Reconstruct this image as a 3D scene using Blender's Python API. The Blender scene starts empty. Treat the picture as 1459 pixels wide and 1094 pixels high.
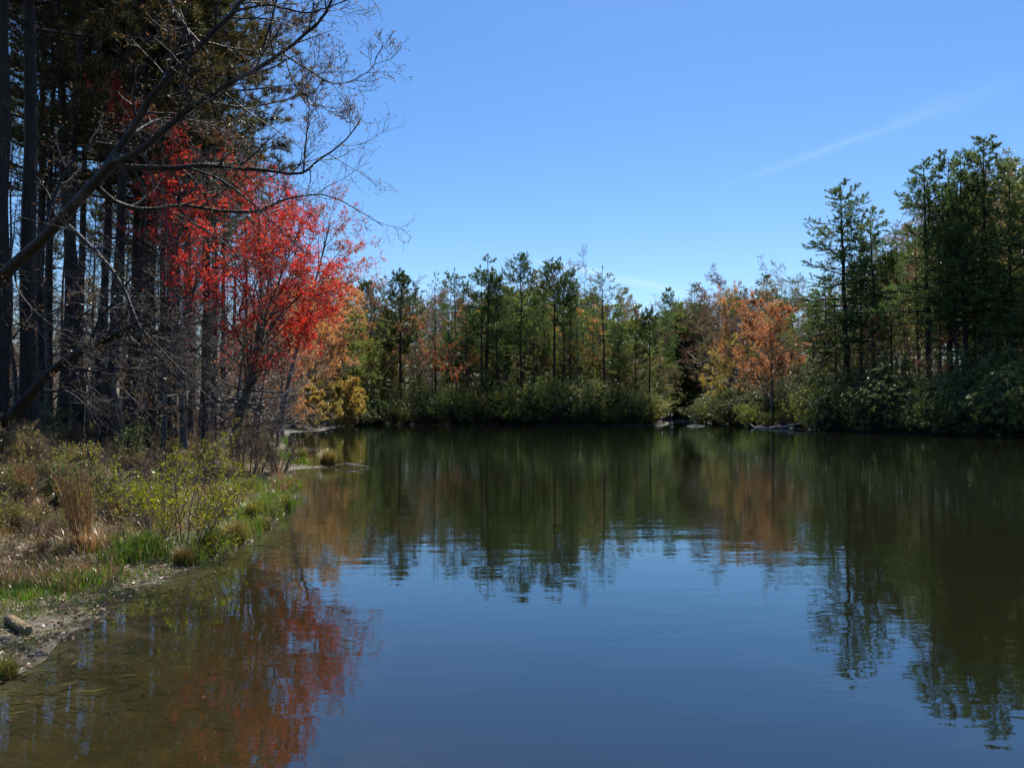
import bpy, math, random
import numpy as np
from mathutils import Vector

# ------------------------------------------------------------------ camera, sky, sun
S = bpy.context.scene
COL = S.collection
CAMZ = 2.0
F = 1115.0                      # focal length in pixels of the 1459 px wide photograph
PITCH = math.atan(41.0 / F)
cam_data = bpy.data.cameras.new("camera")
cam = bpy.data.objects.new("camera", cam_data)
COL.objects.link(cam)
cam.location = (0, 0, CAMZ)
cam.rotation_euler = (math.pi / 2 + PITCH, 0, 0)
cam_data.sensor_width = 36.0
cam_data.lens = F / 1459 * 36.0
cam_data.clip_start = 0.1
cam_data.clip_end = 6000
S.camera = cam

SUN_EL = math.radians(59)
SUN_AZ = math.radians(16)       # to the right of the view direction
world = bpy.data.worlds.new("World")
S.world = world
world.use_nodes = True
wn = world.node_tree
for n_ in list(wn.nodes):
    wn.nodes.remove(n_)
def wnode(t, **kw):
    n = wn.nodes.new(t)
    for k, v in kw.items():
        setattr(n, k, v)
    return n
w_out = wnode('ShaderNodeOutputWorld')
w_bg = wnode('ShaderNodeBackground')
w_sky = wnode('ShaderNodeTexSky', sky_type='NISHITA', sun_disc=False, sun_elevation=SUN_EL,
              sun_rotation=SUN_AZ, altitude=300.0, air_density=1.0, dust_density=0.3, ozone_density=2.0)
w_hsv = wnode('ShaderNodeHueSaturation')
w_hsv.inputs['Hue'].default_value = 0.505
w_hsv.inputs['Saturation'].default_value = 1.3
wn.links.new(w_sky.outputs[0], w_hsv.inputs['Color'])
# thin cirrus streaks, fixed in the sky by direction
w_tc = wnode('ShaderNodeTexCoord')
def wmath(op, a, b=None, c=None):
    m = wnode('ShaderNodeMath', operation=op)
    for i, v in enumerate((a, b, c)):
        if v is None: continue
        if isinstance(v, (int, float)): m.inputs[i].default_value = v
        else: wn.links.new(v, m.inputs[i])
    return m.outputs[0]
def ray(px, py):
    u = (px - 729.5) / F; v = (547 - py) / F
    d = Vector((u, math.cos(PITCH) - v * math.sin(PITCH), math.sin(PITCH) + v * math.cos(PITCH)))
    return d.normalized()
def wdot(vec):
    n = wnode('ShaderNodeVectorMath', operation='DOT_PRODUCT')
    wn.links.new(w_tc.outputs['Generated'], n.inputs[0]); n.inputs[1].default_value = vec
    return n.outputs['Value']
def streak(p0, p1, half, strength):
    a, b = ray(*p0), ray(*p1)
    nrm = a.cross(b).normalized()
    mid = (a + b).normalized()
    along = nrm.cross(mid)
    L = math.acos(max(-1, min(1, a.dot(b))))
    dist = wdot(nrm)
    s = wdot(along)
    nz = wnode('ShaderNodeTexNoise'); nz.inputs['Scale'].default_value = 14; nz.inputs['Detail'].default_value = 6
    nz.inputs['Roughness'].default_value = 0.6
    wn.links.new(w_tc.outputs['Generated'], nz.inputs['Vector'])
    dist2 = wmath('ADD', dist, wmath('MULTIPLY', wmath('SUBTRACT', nz.outputs[0], 0.5), half * 2.4))
    g = wmath('EXPONENT', wmath('MULTIPLY', wmath('POWER', wmath('ABSOLUTE', wmath('DIVIDE', dist2, half)), 2.0), -1.0))
    e = wmath('EXPONENT', wmath('MULTIPLY', wmath('POWER', wmath('ABSOLUTE', wmath('DIVIDE', s, L * 0.42)), 3.0), -1.0))
    front = wmath('GREATER_THAN', wdot(mid), 0.3)
    return wmath('MULTIPLY', wmath('MULTIPLY', wmath('MULTIPLY', g, e), front), wmath('MULTIPLY', nz.outputs[0], strength))
st = wmath('ADD', streak((1040, 262), (1330, 160), 0.0045, 0.15), streak((1230, 190), (1470, 112), 0.012, 0.08))
st = wmath('ADD', st, streak((740, 368), (1010, 422), 0.0042, 0.36))
w_mix = wnode('ShaderNodeMixRGB', blend_type='MIX')
w_mix.inputs['Color2'].default_value = (6.6, 7.8, 9.4, 1)
wn.links.new(st, w_mix.inputs['Fac'])
wn.links.new(w_hsv.outputs[0], w_mix.inputs['Color1'])
wn.links.new(w_mix.outputs[0], w_bg.inputs['Color'])
w_bg.inputs['Strength'].default_value = 0.095
wn.links.new(w_bg.outputs[0], w_out.inputs[0])

sun_d = bpy.data.lights.new("sun", 'SUN')
sun_d.energy = 5.0
sun_d.angle = math.radians(0.53)
sun_d.color = (1.0, 0.955, 0.88)
sun = bpy.data.objects.new("sun", sun_d)
COL.objects.link(sun)
sdir = Vector((math.sin(SUN_AZ) * math.cos(SUN_EL), math.cos(SUN_AZ) * math.cos(SUN_EL), math.sin(SUN_EL)))
sun.rotation_euler = sdir.to_track_quat('Z', 'Y').to_euler()
sun.location = sdir * 100

S.view_settings.view_transform = 'Standard'
S.view_settings.look = 'None'
S.view_settings.exposure = 0.75
S.view_settings.gamma = 1.0
S.render.engine = 'CYCLES'
cy = S.cycles
cy.max_bounces = 6; cy.diffuse_bounces = 2; cy.glossy_bounces = 3
cy.transmission_bounces = 3; cy.transparent_max_bounces = 8
cy.sample_clamp_indirect = 3.0; cy.sample_clamp_direct = 4.0
cy.use_denoising = True; cy.denoiser = 'OPENIMAGEDENOISE'; cy.denoising_input_passes = 'RGB_ALBEDO_NORMAL'
cy.caustics_reflective = False; cy.caustics_refractive = False

RN = np.random.default_rng(11)
random.seed(5)

# ------------------------------------------------------------------ helpers
def unproj(px, py, D):
    d = ray(px, py)
    k = D / d.y
    return np.array((d.x * k, D, CAMZ + d.z * k))

def norm(v):
    return v / np.maximum(np.linalg.norm(v, axis=-1, keepdims=True), 1e-9)

class MB:
    """collects vertex and face arrays, builds one mesh"""
    def __init__(s): s.v = []; s.f = []; s.n = 0
    def add(s, v, f, mat=0, smooth=False):
        if len(v) == 0: return
        s.v.append(np.asarray(v, dtype=np.float32).reshape(-1, 3)); s.f.append((np.asarray(f) + s.n, mat, smooth)); s.n += len(s.v[-1])
    def mesh(s, name, mats):
        me = bpy.data.meshes.new(name)
        V = np.concatenate(s.v)
        me.vertices.add(len(V)); me.vertices.foreach_set('co', V.ravel())
        loops = np.concatenate([f.ravel() for f, _, _ in s.f])
        tot = np.concatenate([np.full(len(f), f.shape[1]) for f, _, _ in s.f])
        mi = np.concatenate([np.full(len(f), m) for f, m, _ in s.f])
        sm = np.concatenate([np.full(len(f), q) for f, _, q in s.f])
        start = np.concatenate([[0], np.cumsum(tot)[:-1]])
        me.loops.add(len(loops)); me.loops.foreach_set('vertex_index', loops.astype(np.int32))
        me.polygons.add(len(tot)); me.polygons.foreach_set('loop_start', start.astype(np.int32))
        me.polygons.foreach_set('loop_total', tot.astype(np.int32))
        me.polygons.foreach_set('material_index', mi.astype(np.int32))
        me.polygons.foreach_set('use_smooth', sm.astype(bool))
        for m in mats: me.materials.append(m)
        me.update(calc_edges=True)
        return me

def tubes(mb, P, R, sides=5, mat=0, lump=0.0, rng=None):
    """P (B,n,3) R (B,n)"""
    P = np.asarray(P, float); R = np.asarray(R, float)
    if P.ndim == 2: P = P[None]; R = R[None]
    B, n, _ = P.shape
    if B == 0: return
    T = norm(np.gradient(P, axis=1))
    ref = np.where(np.abs(T[:, n // 2:n // 2 + 1, 2:3]) > 0.85, np.array([1.0, 0.2, 0]), np.array([0, 0, 1.0]))
    a = norm(np.cross(T, np.broadcast_to(ref, T.shape))); b = np.cross(T, a)
    th = np.arange(sides) * 2 * math.pi / sides
    Rr = R[:, :, None, None]
    if lump and rng is not None:
        Rr = Rr * (1 + lump * rng.standard_normal((B, n, sides, 1)))
    V = P[:, :, None, :] + Rr * (np.cos(th)[None, None, :, None] * a[:, :, None, :] + np.sin(th)[None, None, :, None] * b[:, :, None, :])
    idx = np.arange(B * n * sides).reshape(B, n, sides)
    i0 = idx[:, :-1, :]; i1 = idx[:, 1:, :]
    f = np.stack([i0, np.roll(i0, -1, 2), np.roll(i1, -1, 2), i1], -1).reshape(-1, 4)
    mb.add(V.reshape(-1, 3), f, mat, True)
    if sides > 3:
        mb.add(V[:, -1].reshape(-1, 3), np.arange(B * sides).reshape(B, sides), mat, False)

def curves(rng, start, d, L, n, wob, up):
    start = np.atleast_2d(start); d = norm(np.atleast_2d(d)); B = len(start)
    L = np.broadcast_to(L, (B,))
    pts = [start]
    for i in range(n - 1):
        d = norm(d + wob * rng.standard_normal((B, 3)) + np.array([0, 0, 1.0]) * up)
        pts.append(pts[-1] + d * (L / (n - 1))[:, None])
    return np.stack(pts, 1)

def sample(P, R, t):
    """points on curves. P (B,n,3), t (B,k)"""
    B, n, _ = P.shape
    x = t * (n - 1); i = np.minimum(x.astype(int), n - 2); fr = (x - i)[..., None]
    bi = np.arange(B)[:, None]
    p = P[bi, i] * (1 - fr) + P[bi, i + 1] * fr
    tan = norm(P[bi, i + 1] - P[bi, i])
    r = R[bi, i] * (1 - fr[..., 0]) + R[bi, i + 1] * fr[..., 0]
    return p, tan, r

def kids(rng, P, R, k, t0=0.25, t1=1.0, ang=50, sd=12, Lr=0.5, n=4, wob=0.15, up=0.02, rr=0.55, rmin=0.003, flat=0.0, taper=0.7, lt=0.6):
    B = len(P)
    t = t0 + (t1 - t0) * (np.arange(k)[None] + rng.random((B, k))) / k
    p, tan, r = sample(P, R, t)
    PL = np.linalg.norm(np.diff(P, axis=1), axis=-1).sum(1)
    rnd = rng.standard_normal((B, k, 3))
    if flat: rnd[..., 2] *= (1 - flat)
    perp = norm(np.cross(tan, np.cross(rnd, tan)))
    a = np.radians(ang + sd * rng.standard_normal((B, k)))[..., None]
    d = np.cos(a) * tan + np.sin(a) * perp
    L = PL[:, None] * Lr * (1 - lt * t) * (0.65 + 0.7 * rng.random((B, k)))
    P2 = curves(rng, p.reshape(-1, 3), d.reshape(-1, 3), L.ravel(), n, wob, up)
    r0 = np.maximum(r.ravel() * rr, rmin)
    R2 = r0[:, None] * (1 - taper * np.linspace(0, 1, n))[None]
    return P2, np.maximum(R2, rmin * 0.6)

def blades(mb, rng, c, d, m, length, width, spread, mat=1):
    N = len(c)
    if N == 0: return
    dd = norm(d[:, None] + spread * rng.standard_normal((N, m, 3)))
    side = norm(np.cross(dd, rng.standard_normal((N, m, 3))))
    ln = length * (0.7 + 0.6 * rng.random((N, m, 1)))
    cc = c[:, None] + 0.12 * length * rng.standard_normal((N, m, 3))
    V = np.stack([cc - side * width / 2, cc + side * width / 2, cc + dd * ln], 2).reshape(-1, 3)
    mb.add(V, np.arange(len(V)).reshape(-1, 3), mat)

def leaves(mb, rng, c, d, m, length, width, spread, scat=0.5, mat=1, zflat=1.0):
    N = len(c)
    if N == 0: return
    dd = d[:, None] + spread * rng.standard_normal((N, m, 3)); dd[..., 2] *= zflat
    dd = norm(dd)
    side = norm(np.cross(dd, rng.standard_normal((N, m, 3)) + np.array([0, 0, 0.8])))
    up = np.cross(dd, side)
    ln = length * (0.65 + 0.7 * rng.random((N, m, 1)))
    w = width * (ln / length)
    cc = c[:, None] + scat * length * rng.standard_normal((N, m, 3))
    V = np.stack([cc, cc + dd * ln * .45 + side * w / 2 + up * w * .12, cc + dd * ln, cc + dd * ln * .45 - side * w / 2 + up * w * .12], 2).reshape(-1, 3)
    mb.add(V, np.arange(len(V)).reshape(-1, 4), mat)

def pts_on(rng, P, R, k, t0=0.3, t1=1.0):
    t = t0 + (t1 - t0) * rng.random((len(P), k))
    p, tan, r = sample(P, R, t)
    return p.reshape(-1, 3), tan.reshape(-1, 3)

_lat = np.random.default_rng(3).random((256, 256))
def vnoise(x, y, scale, off=0.0):
    x = np.asarray(x, float) * scale + off * 17.3 + 1000; y = np.asarray(y, float) * scale + off * 9.1 + 1000
    xi = np.floor(x).astype(int); yi = np.floor(y).astype(int); fx = x - xi; fy = y - yi
    fx = fx * fx * (3 - 2 * fx); fy = fy * fy * (3 - 2 * fy)
    g = lambda a, b: _lat[a % 256, b % 256]
    return (g(xi, yi) * (1 - fx) + g(xi + 1, yi) * fx) * (1 - fy) + (g(xi, yi + 1) * (1 - fx) + g(xi + 1, yi + 1) * fx) * fy
def fbm(x, y, scale, off=0.0, oct=4):
    return sum(vnoise(x, y, scale * 2 ** i, off + i) * 0.5 ** i for i in range(oct)) / sum(0.5 ** i for i in range(oct))

# ------------------------------------------------------------------ materials
def newmat(name):
    m = bpy.data.materials.new(name); m.use_nodes = True
    nt = m.node_tree
    for n in list(nt.nodes): nt.nodes.remove(n)
    return m, nt
def lk(nt, a, b): nt.links.new(a, b)
def ramp(nt, cols, fac, interp='LINEAR'):
    r = nt.nodes.new('ShaderNodeValToRGB'); r.color_ramp.interpolation = interp
    e = r.color_ramp.elements
    pc = [c if isinstance(c[0], (float, int)) and isinstance(c[1], (tuple, list)) else (i / max(1, len(cols) - 1), c) for i, c in enumerate(cols)]
    e[0].position = pc[0][0]; e[0].color = (*pc[0][1], 1)
    e[1].position = pc[-1][0]; e[1].color = (*pc[-1][1], 1)
    for pos, col in pc[1:-1]:
        q = e.new(pos); q.color = (*col, 1)
    lk(nt, fac, r.inputs[0])
    return r.outputs[0]

def leafmat(name, cols, trans=0.45, gloss=0.0, rough=0.35, tval=1.0, vary=0.25):
    m, nt = newmat(name)
    g = nt.nodes.new('ShaderNodeNewGeometry'); oi = nt.nodes.new('ShaderNodeObjectInfo')
    c = ramp(nt, cols, g.outputs['Random Per Island'])
    h = nt.nodes.new('ShaderNodeHueSaturation')
    mr = nt.nodes.new('ShaderNodeMapRange'); mr.inputs['To Min'].default_value = 1 - vary; mr.inputs['To Max'].default_value = 1 + vary
    lk(nt, oi.outputs['Random'], mr.inputs['Value']); lk(nt, mr.outputs[0], h.inputs['Value'])
    mr2 = nt.nodes.new('ShaderNodeMapRange'); mr2.inputs['To Min'].default_value = 0.5 - 0.012; mr2.inputs['To Max'].default_value = 0.5 + 0.016
    w = nt.nodes.new('ShaderNodeMath'); w.operation = 'FRACT'
    w2 = nt.nodes.new('ShaderNodeMath'); w2.operation = 'MULTIPLY'; w2.inputs[1].default_value = 7.31
    lk(nt, oi.outputs['Random'], w2.inputs[0]); lk(nt, w2.outputs[0], w.inputs[0]); lk(nt, w.outputs[0], mr2.inputs['Value'])
    lk(nt, mr2.outputs[0], h.inputs['Hue'])
    lk(nt, c, h.inputs['Color'])
    d = nt.nodes.new('ShaderNodeBsdfDiffuse'); t = nt.nodes.new('ShaderNodeBsdfTranslucent'); mx = nt.nodes.new('ShaderNodeMixShader')
    h2 = nt.nodes.new('ShaderNodeHueSaturation'); h2.inputs['Value'].default_value = tval; h2.inputs['Saturation'].default_value = 1.1
    lk(nt, h.outputs[0], h2.inputs['Color'])
    lk(nt, h.outputs[0], d.inputs[0]); lk(nt, h2.outputs[0], t.inputs[0])
    mx.inputs[0].default_value = trans
    lk(nt, d.outputs[0], mx.inputs[1]); lk(nt, t.outputs[0], mx.inputs[2])
    out = nt.nodes.new('ShaderNodeOutputMaterial')
    last = mx.outputs[0]
    if gloss > 0:
        gl = nt.nodes.new('ShaderNodeBsdfGlossy'); gl.inputs['Roughness'].default_value = rough; gl.inputs['Color'].default_value = (1, 1, 1, 1)
        mg = nt.nodes.new('ShaderNodeMixShader'); mg.inputs[0].default_value = gloss
        fr = nt.nodes.new('ShaderNodeFresnel'); fr.inputs[0].default_value = 1.5
        mm = nt.nodes.new('ShaderNodeMath'); mm.operation = 'MULTIPLY'; mm.inputs[1].default_value = gloss
        lk(nt, fr.outputs[0], mm.inputs[0]); lk(nt, mm.outputs[0], mg.inputs[0])
        lk(nt, last, mg.inputs[1]); lk(nt, gl.outputs[0], mg.inputs[2]); last = mg.outputs[0]
    lk(nt, last, out.inputs[0])
    return m

def barkmat(name, c0, c1, scale=6.0, bump=0.6, stretch=0.2, spec=0.25, rough=0.75, lichen=None):
    m, nt = newmat(name)
    tc = nt.nodes.new('ShaderNodeTexCoord'); mp = nt.nodes.new('ShaderNodeMapping'); mp.inputs['Scale'].default_value = (1, 1, stretch)
    lk(nt, tc.outputs['Object'], mp.inputs[0])
    nz = nt.nodes.new('ShaderNodeTexNoise'); nz.inputs['Scale'].default_value = scale; nz.inputs['Detail'].default_value = 6; nz.inputs['Roughness'].default_value = 0.7
    vo = nt.nodes.new('ShaderNodeTexVoronoi'); vo.inputs['Scale'].default_value = scale * 1.7; vo.feature = 'DISTANCE_TO_EDGE'
    lk(nt, mp.outputs[0], nz.inputs[0]); lk(nt, mp.outputs[0], vo.inputs[0])
    c = ramp(nt, [(0.3, c0), (0.72, c1)], nz.outputs[0])
    if lichen:
        n2 = nt.nodes.new('ShaderNodeTexNoise'); n2.inputs['Scale'].default_value = 1.6; n2.inputs['Detail'].default_value = 5
        lk(nt, tc.outputs['Object'], n2.inputs[0])
        mxr = nt.nodes.new('ShaderNodeMixRGB'); mxr.inputs['Color2'].default_value = (*lichen, 1)
        f = ramp(nt, [(0.55, (0, 0, 0)), (0.7, (0.7, 0.7, 0.7))], n2.outputs[0])
        lk(nt, f, mxr.inputs[0]); lk(nt, c, mxr.inputs[1]); c = mxr.outputs[0]
    p = nt.nodes.new('ShaderNodeBsdfPrincipled'); p.inputs['Roughness'].default_value = rough
    p.inputs['Specular IOR Level'].default_value = spec
    lk(nt, c, p.inputs['Base Color'])
    ad = nt.nodes.new('ShaderNodeMath'); ad.operation = 'MULTIPLY'
    lk(nt, nz.outputs[0], ad.inputs[0])
    f2 = ramp(nt, [(0.0, (0.2, 0.2, 0.2)), (0.25, (1, 1, 1))], vo.outputs['Distance'])
    lk(nt, f2, ad.inputs[1])
    b = nt.nodes.new('ShaderNodeBump'); b.inputs['Strength'].default_value = bump; b.inputs['Distance'].default_value = 0.05
    lk(nt, ad.outputs[0], b.inputs['Height']); lk(nt, b.outputs[0], p.inputs['Normal'])
    o = nt.nodes.new('ShaderNodeOutputMaterial'); lk(nt, p.outputs[0], o.inputs[0])
    return m

BARK_PINE = barkmat('pine_bark', (0.013, 0.011, 0.01), (0.055, 0.044, 0.038), 7, 1.0, 0.25)
BARK_DARK = barkmat('dark_bark', (0.022, 0.02, 0.017), (0.075, 0.065, 0.055), 9, 0.5, 0.3)
BARK_GREY = barkmat('grey_bark', (0.03, 0.025, 0.022), (0.12, 0.1, 0.088), 9, 0.4, 0.3, spec=0.4, rough=0.55, lichen=(0.24, 0.23, 0.2))
BARK_LIMB = barkmat('limb_bark', (0.009, 0.008, 0.007), (0.036, 0.031, 0.027), 9, 0.5, 0.3, spec=0.2, rough=0.6, lichen=(0.12, 0.115, 0.1))
BARK_TWIG = barkmat('twig_bark', (0.09, 0.06, 0.045), (0.22, 0.16, 0.125), 9, 0.2, 0.3, spec=0.5, rough=0.5)
BARK_RED = barkmat('maple_bark', (0.035, 0.03, 0.027), (0.14, 0.12, 0.105), 8, 0.5, 0.3, spec=0.4, rough=0.6, lichen=(0.3, 0.29, 0.27))
DRIFT = barkmat('weathered_wood', (0.13, 0.115, 0.095), (0.36, 0.33, 0.28), 8, 0.5, 0.2, spec=0.5, rough=0.45)

NEEDLE_WHITE = leafmat('white_pine_needles', [(0.075, 0.11, 0.04), (0.12, 0.165, 0.058), (0.18, 0.22, 0.08)], 0.42, 0.0, 0.4, 1.5)
NEEDLE_YELLOW = leafmat('young_pine_needles', [(0.12, 0.155, 0.045), (0.18, 0.22, 0.065), (0.25, 0.26, 0.085)], 0.45, 0.0, 0.4, 1.5)
NEEDLE_DARK = leafmat('dark_pine_needles', [(0.05, 0.075, 0.03), (0.08, 0.115, 0.042), (0.14, 0.17, 0.06)], 0.38, 0.0, 0.4, 1.3)
NEEDLE_LOB = leafmat('loblolly_needles', [(0.04, 0.055, 0.02), (0.07, 0.085, 0.028), (0.11, 0.085, 0.03), (0.15, 0.085, 0.035), (0.06, 0.08, 0.03)], 0.35, 0.08, 0.4, 1.4)
LEAF_RED = leafmat('red_maple_leaves', [(0.42, 0.05, 0.045), (0.62, 0.09, 0.06), (0.66, 0.12, 0.08), (0.52, 0.06, 0.07), (0.3, 0.06, 0.04), (0.62, 0.13, 0.07), (0.58, 0.22, 0.09)], 0.55, 0.06, 0.4, 1.3, 0.05)
LEAF_PINK = leafmat('pinkish_orange_leaves', [(0.5, 0.12, 0.05), (0.55, 0.2, 0.08), (0.5, 0.08, 0.06), (0.45, 0.22, 0.07)], 0.55, 0.1, 0.4, 1.15, 0.1)
LEAF_ORANGE = leafmat('orange_leaves', [(0.5, 0.2, 0.09), (0.62, 0.26, 0.12), (0.52, 0.3, 0.12), (0.45, 0.24, 0.1)], 0.55, 0.1, 0.4, 1.1, 0.25)
LEAF_SALMON = leafmat('salmon_leaves', [(0.5, 0.19, 0.11), (0.6, 0.24, 0.13), (0.5, 0.26, 0.13), (0.45, 0.16, 0.1)], 0.5, 0.1, 0.4, 1.0, 0.05)
LEAF_GOLD = leafmat('golden_leaves', [(0.42, 0.28, 0.07), (0.52, 0.36, 0.1), (0.46, 0.38, 0.1), (0.36, 0.32, 0.08)], 0.5, 0.15, 0.4, 1.1, 0.15)
LEAF_OLIVE = leafmat('olive_leaves', [(0.15, 0.14, 0.035), (0.21, 0.19, 0.05), (0.27, 0.19, 0.06), (0.17, 0.18, 0.045)], 0.45, 0.2, 0.4, 1.1, 0.25)
LEAF_TAN = leafmat('tan_buds', [(0.22, 0.12, 0.06), (0.3, 0.17, 0.09), (0.24, 0.1, 0.06), (0.2, 0.14, 0.07)], 0.4, 0.1, 0.4, 1.0, 0.25)
LEAF_RHODO = leafmat('rhododendron_leaves', [(0.07, 0.095, 0.03), (0.1, 0.13, 0.038), (0.16, 0.18, 0.055), (0.085, 0.11, 0.035)], 0.35, 0.3, 0.36, 1.6, 0.3)
LEAF_RHODO_Y = leafmat('yellowish_rhododendron_leaves', [(0.15, 0.18, 0.035), (0.21, 0.23, 0.05), (0.28, 0.27, 0.06), (0.12, 0.15, 0.035)], 0.42, 0.3, 0.36, 1.6, 0.2)
LEAF_LIME = leafmat('lime_leaves', [(0.2, 0.24, 0.02), (0.3, 0.32, 0.03), (0.38, 0.34, 0.04), (0.15, 0.2, 0.02)], 0.5, 0.08, 0.35, 1.1, 0.15)
GRASS = leafmat('green_grass', [(0.06, 0.11, 0.015), (0.09, 0.17, 0.02), (0.13, 0.22, 0.03), (0.2, 0.2, 0.05), (0.26, 0.19, 0.08)], 0.45, 0.06, 0.35, 1.2, 0.05)
STRAW = leafmat('dry_grass', [(0.26, 0.17, 0.07), (0.38, 0.25, 0.11), (0.3, 0.17, 0.07), (0.18, 0.16, 0.05)], 0.4, 0.06, 0.4, 1.0, 0.1)
BROOM = leafmat('broomsedge', [(0.35, 0.19, 0.08), (0.45, 0.26, 0.12), (0.5, 0.32, 0.17)], 0.4, 0.2, 0.4, 1.0, 0.1)
MOSSY = leafmat('low_moss_grass', [(0.11, 0.13, 0.03), (0.17, 0.18, 0.035), (0.22, 0.17, 0.06)], 0.4, 0.05, 0.4, 1.1, 0.05)
FLOAT = leafmat('soaked_leaves', [(0.1, 0.06, 0.035), (0.16, 0.1, 0.05), (0.2, 0.08, 0.04)], 0.1, 0.0, 0.5, 1.0, 0.05)
WEED = leafmat('water_weed', [(0.06, 0.07, 0.02), (0.1, 0.105, 0.03), (0.12, 0.09, 0.035)], 0.2, 0.0, 0.5, 1.0, 0.05)
LITTER = leafmat('fallen_leaves', [(0.16, 0.1, 0.06), (0.28, 0.2, 0.13), (0.2, 0.1, 0.05), (0.34, 0.27, 0.2), (0.12, 0.07, 0.04)], 0.15, 0.12, 0.5, 1.0, 0.05)

# ------------------------------------------------------------------ terrain
SHORE_LEFT = [(-2.6, -14), (-3.3, -4), (-3.1, 2), (-3.5, 4.4), (-3.95, 6.0), (-4.05, 7.5), (-4.3, 8.85), (-4.15, 10.5), (-4.1, 11.9),
              (-4.35, 14), (-4.75, 16.5), (-5.5, 20), (-6.7, 24), (-7.8, 27.5), (-7.1, 28.5), (-6.6, 29.0), (-7.1, 29.4), (-8.8, 31.0), (-10.5, 37),
              (-13.2, 46), (-16.2, 56), (-19.8, 70), (-22.2, 79), (-21.6, 84), (-20.9, 87), (-21.4, 90), (-22.4, 96), (-23.3, 102), (-23.9, 110), (-24.2, 118),
              (-24.6, 125), (-27, 132), (-30, 150), (-31, 165), (-27.5, 172), (-24, 160), (-23.5, 142), (-21.5, 133)]
SHORE_FAR = [(-16, 131), (-9, 128), (-4, 130), (2, 127), (8, 123), (14, 124), (20, 121), (23.2, 122), (25.5, 128), (29, 145), (33, 165), (36.5, 187),
             (41, 190), (45.5, 188), (43, 170), (38, 153), (36.2, 142), (35.8, 128), (34.0, 114), (35.2, 106), (36.6, 99), (35.7, 92), (37, 82), (37.6, 76),
             (39, 70), (41.5, 63), (44, 52), (49, 35), (52, 15), (48, -14), (20, -30), (4, -26)]
SHORE = np.array(SHORE_LEFT + SHORE_FAR, float)

def shore_dist(x, y):
    """signed distance to the lake's edge, positive on land"""
    x = np.atleast_1d(np.asarray(x, float)); y = np.atleast_1d(np.asarray(y, float))
    best = np.full(x.shape, 1e9); inside = np.zeros(x.shape, bool)
    n = len(SHORE)
    for i in range(n):
        ax, ay = SHORE[i]; bx, by = SHORE[(i + 1) % n]
        dx, dy = bx - ax, by - ay
        t = np.clip(((x - ax) * dx + (y - ay) * dy) / (dx * dx + dy * dy), 0, 1)
        best = np.minimum(best, np.hypot(x - ax - t * dx, y - ay - t * dy))
        c = ((ay > y) != (by > y)) & (x < (bx - ax) * (y - ay) / (by - ay + 1e-12) + ax)
        inside ^= c
    return np.where(inside, -best, best)

def height(x, y):
    x = np.atleast_1d(np.asarray(x, float)); y = np.atleast_1d(np.asarray(y, float))
    wig = (fbm(x, y, 0.9, 4) - 0.5) * 0.9 * np.clip((60 - np.hypot(x, y)) / 40, 0.3, 1)
    d = shore_dist(x, y) + wig
    s = lambda a, b, v: (lambda t: t * t * (3 - 2 * t))(np.clip((v - a) / (b - a), 0, 1))
    left = np.where((x < -2) & (y < 118), 1.0, 0.0)
    hl = 0.035 * np.clip(d, 0, 2) + 1.62 * s(0.9, 11, d) + 0.006 * np.clip(d - 11, 0, 200)
    hl = hl + 9 * s(75, 190, d)
    hf = 0.12 * np.clip(d, 0, 1) + 1.2 * s(0.0, 5, d) + 16.5 * s(5, 115, d)
    land = hl * left + hf * (1 - left)
    land = land + (fbm(x, y, 0.5, 1) - 0.5) * 0.35 * s(0.8, 5, d) + (fbm(x, y, 2.6, 2) - 0.5) * 0.10 * s(0.0, 1.2, d) + (fbm(x, y, 0.07, 3) - 0.5) * 2.2 * s(25, 70, d)
    deep = -0.16 * np.clip(-d, 0, 1.2) - 1.9 * s(0.8, 13, -d) + (fbm(x, y, 1.2, 6) - 0.5) * 0.16 * s(0.1, 2, -d)
    return np.where(d > 0, land, deep)
def h1(x, y): return float(height(x, y)[0])

def axis_pts(lo, hi, c, fine, grow):
    out = [c]; step = fine
    while out[-1] < hi: out.append(out[-1] + step); step *= grow
    neg = [c]; step = fine
    while neg[-1] > lo: neg.append(neg[-1] - step); step *= grow
    return np.array(sorted(set(neg[1:] + out)))

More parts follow.
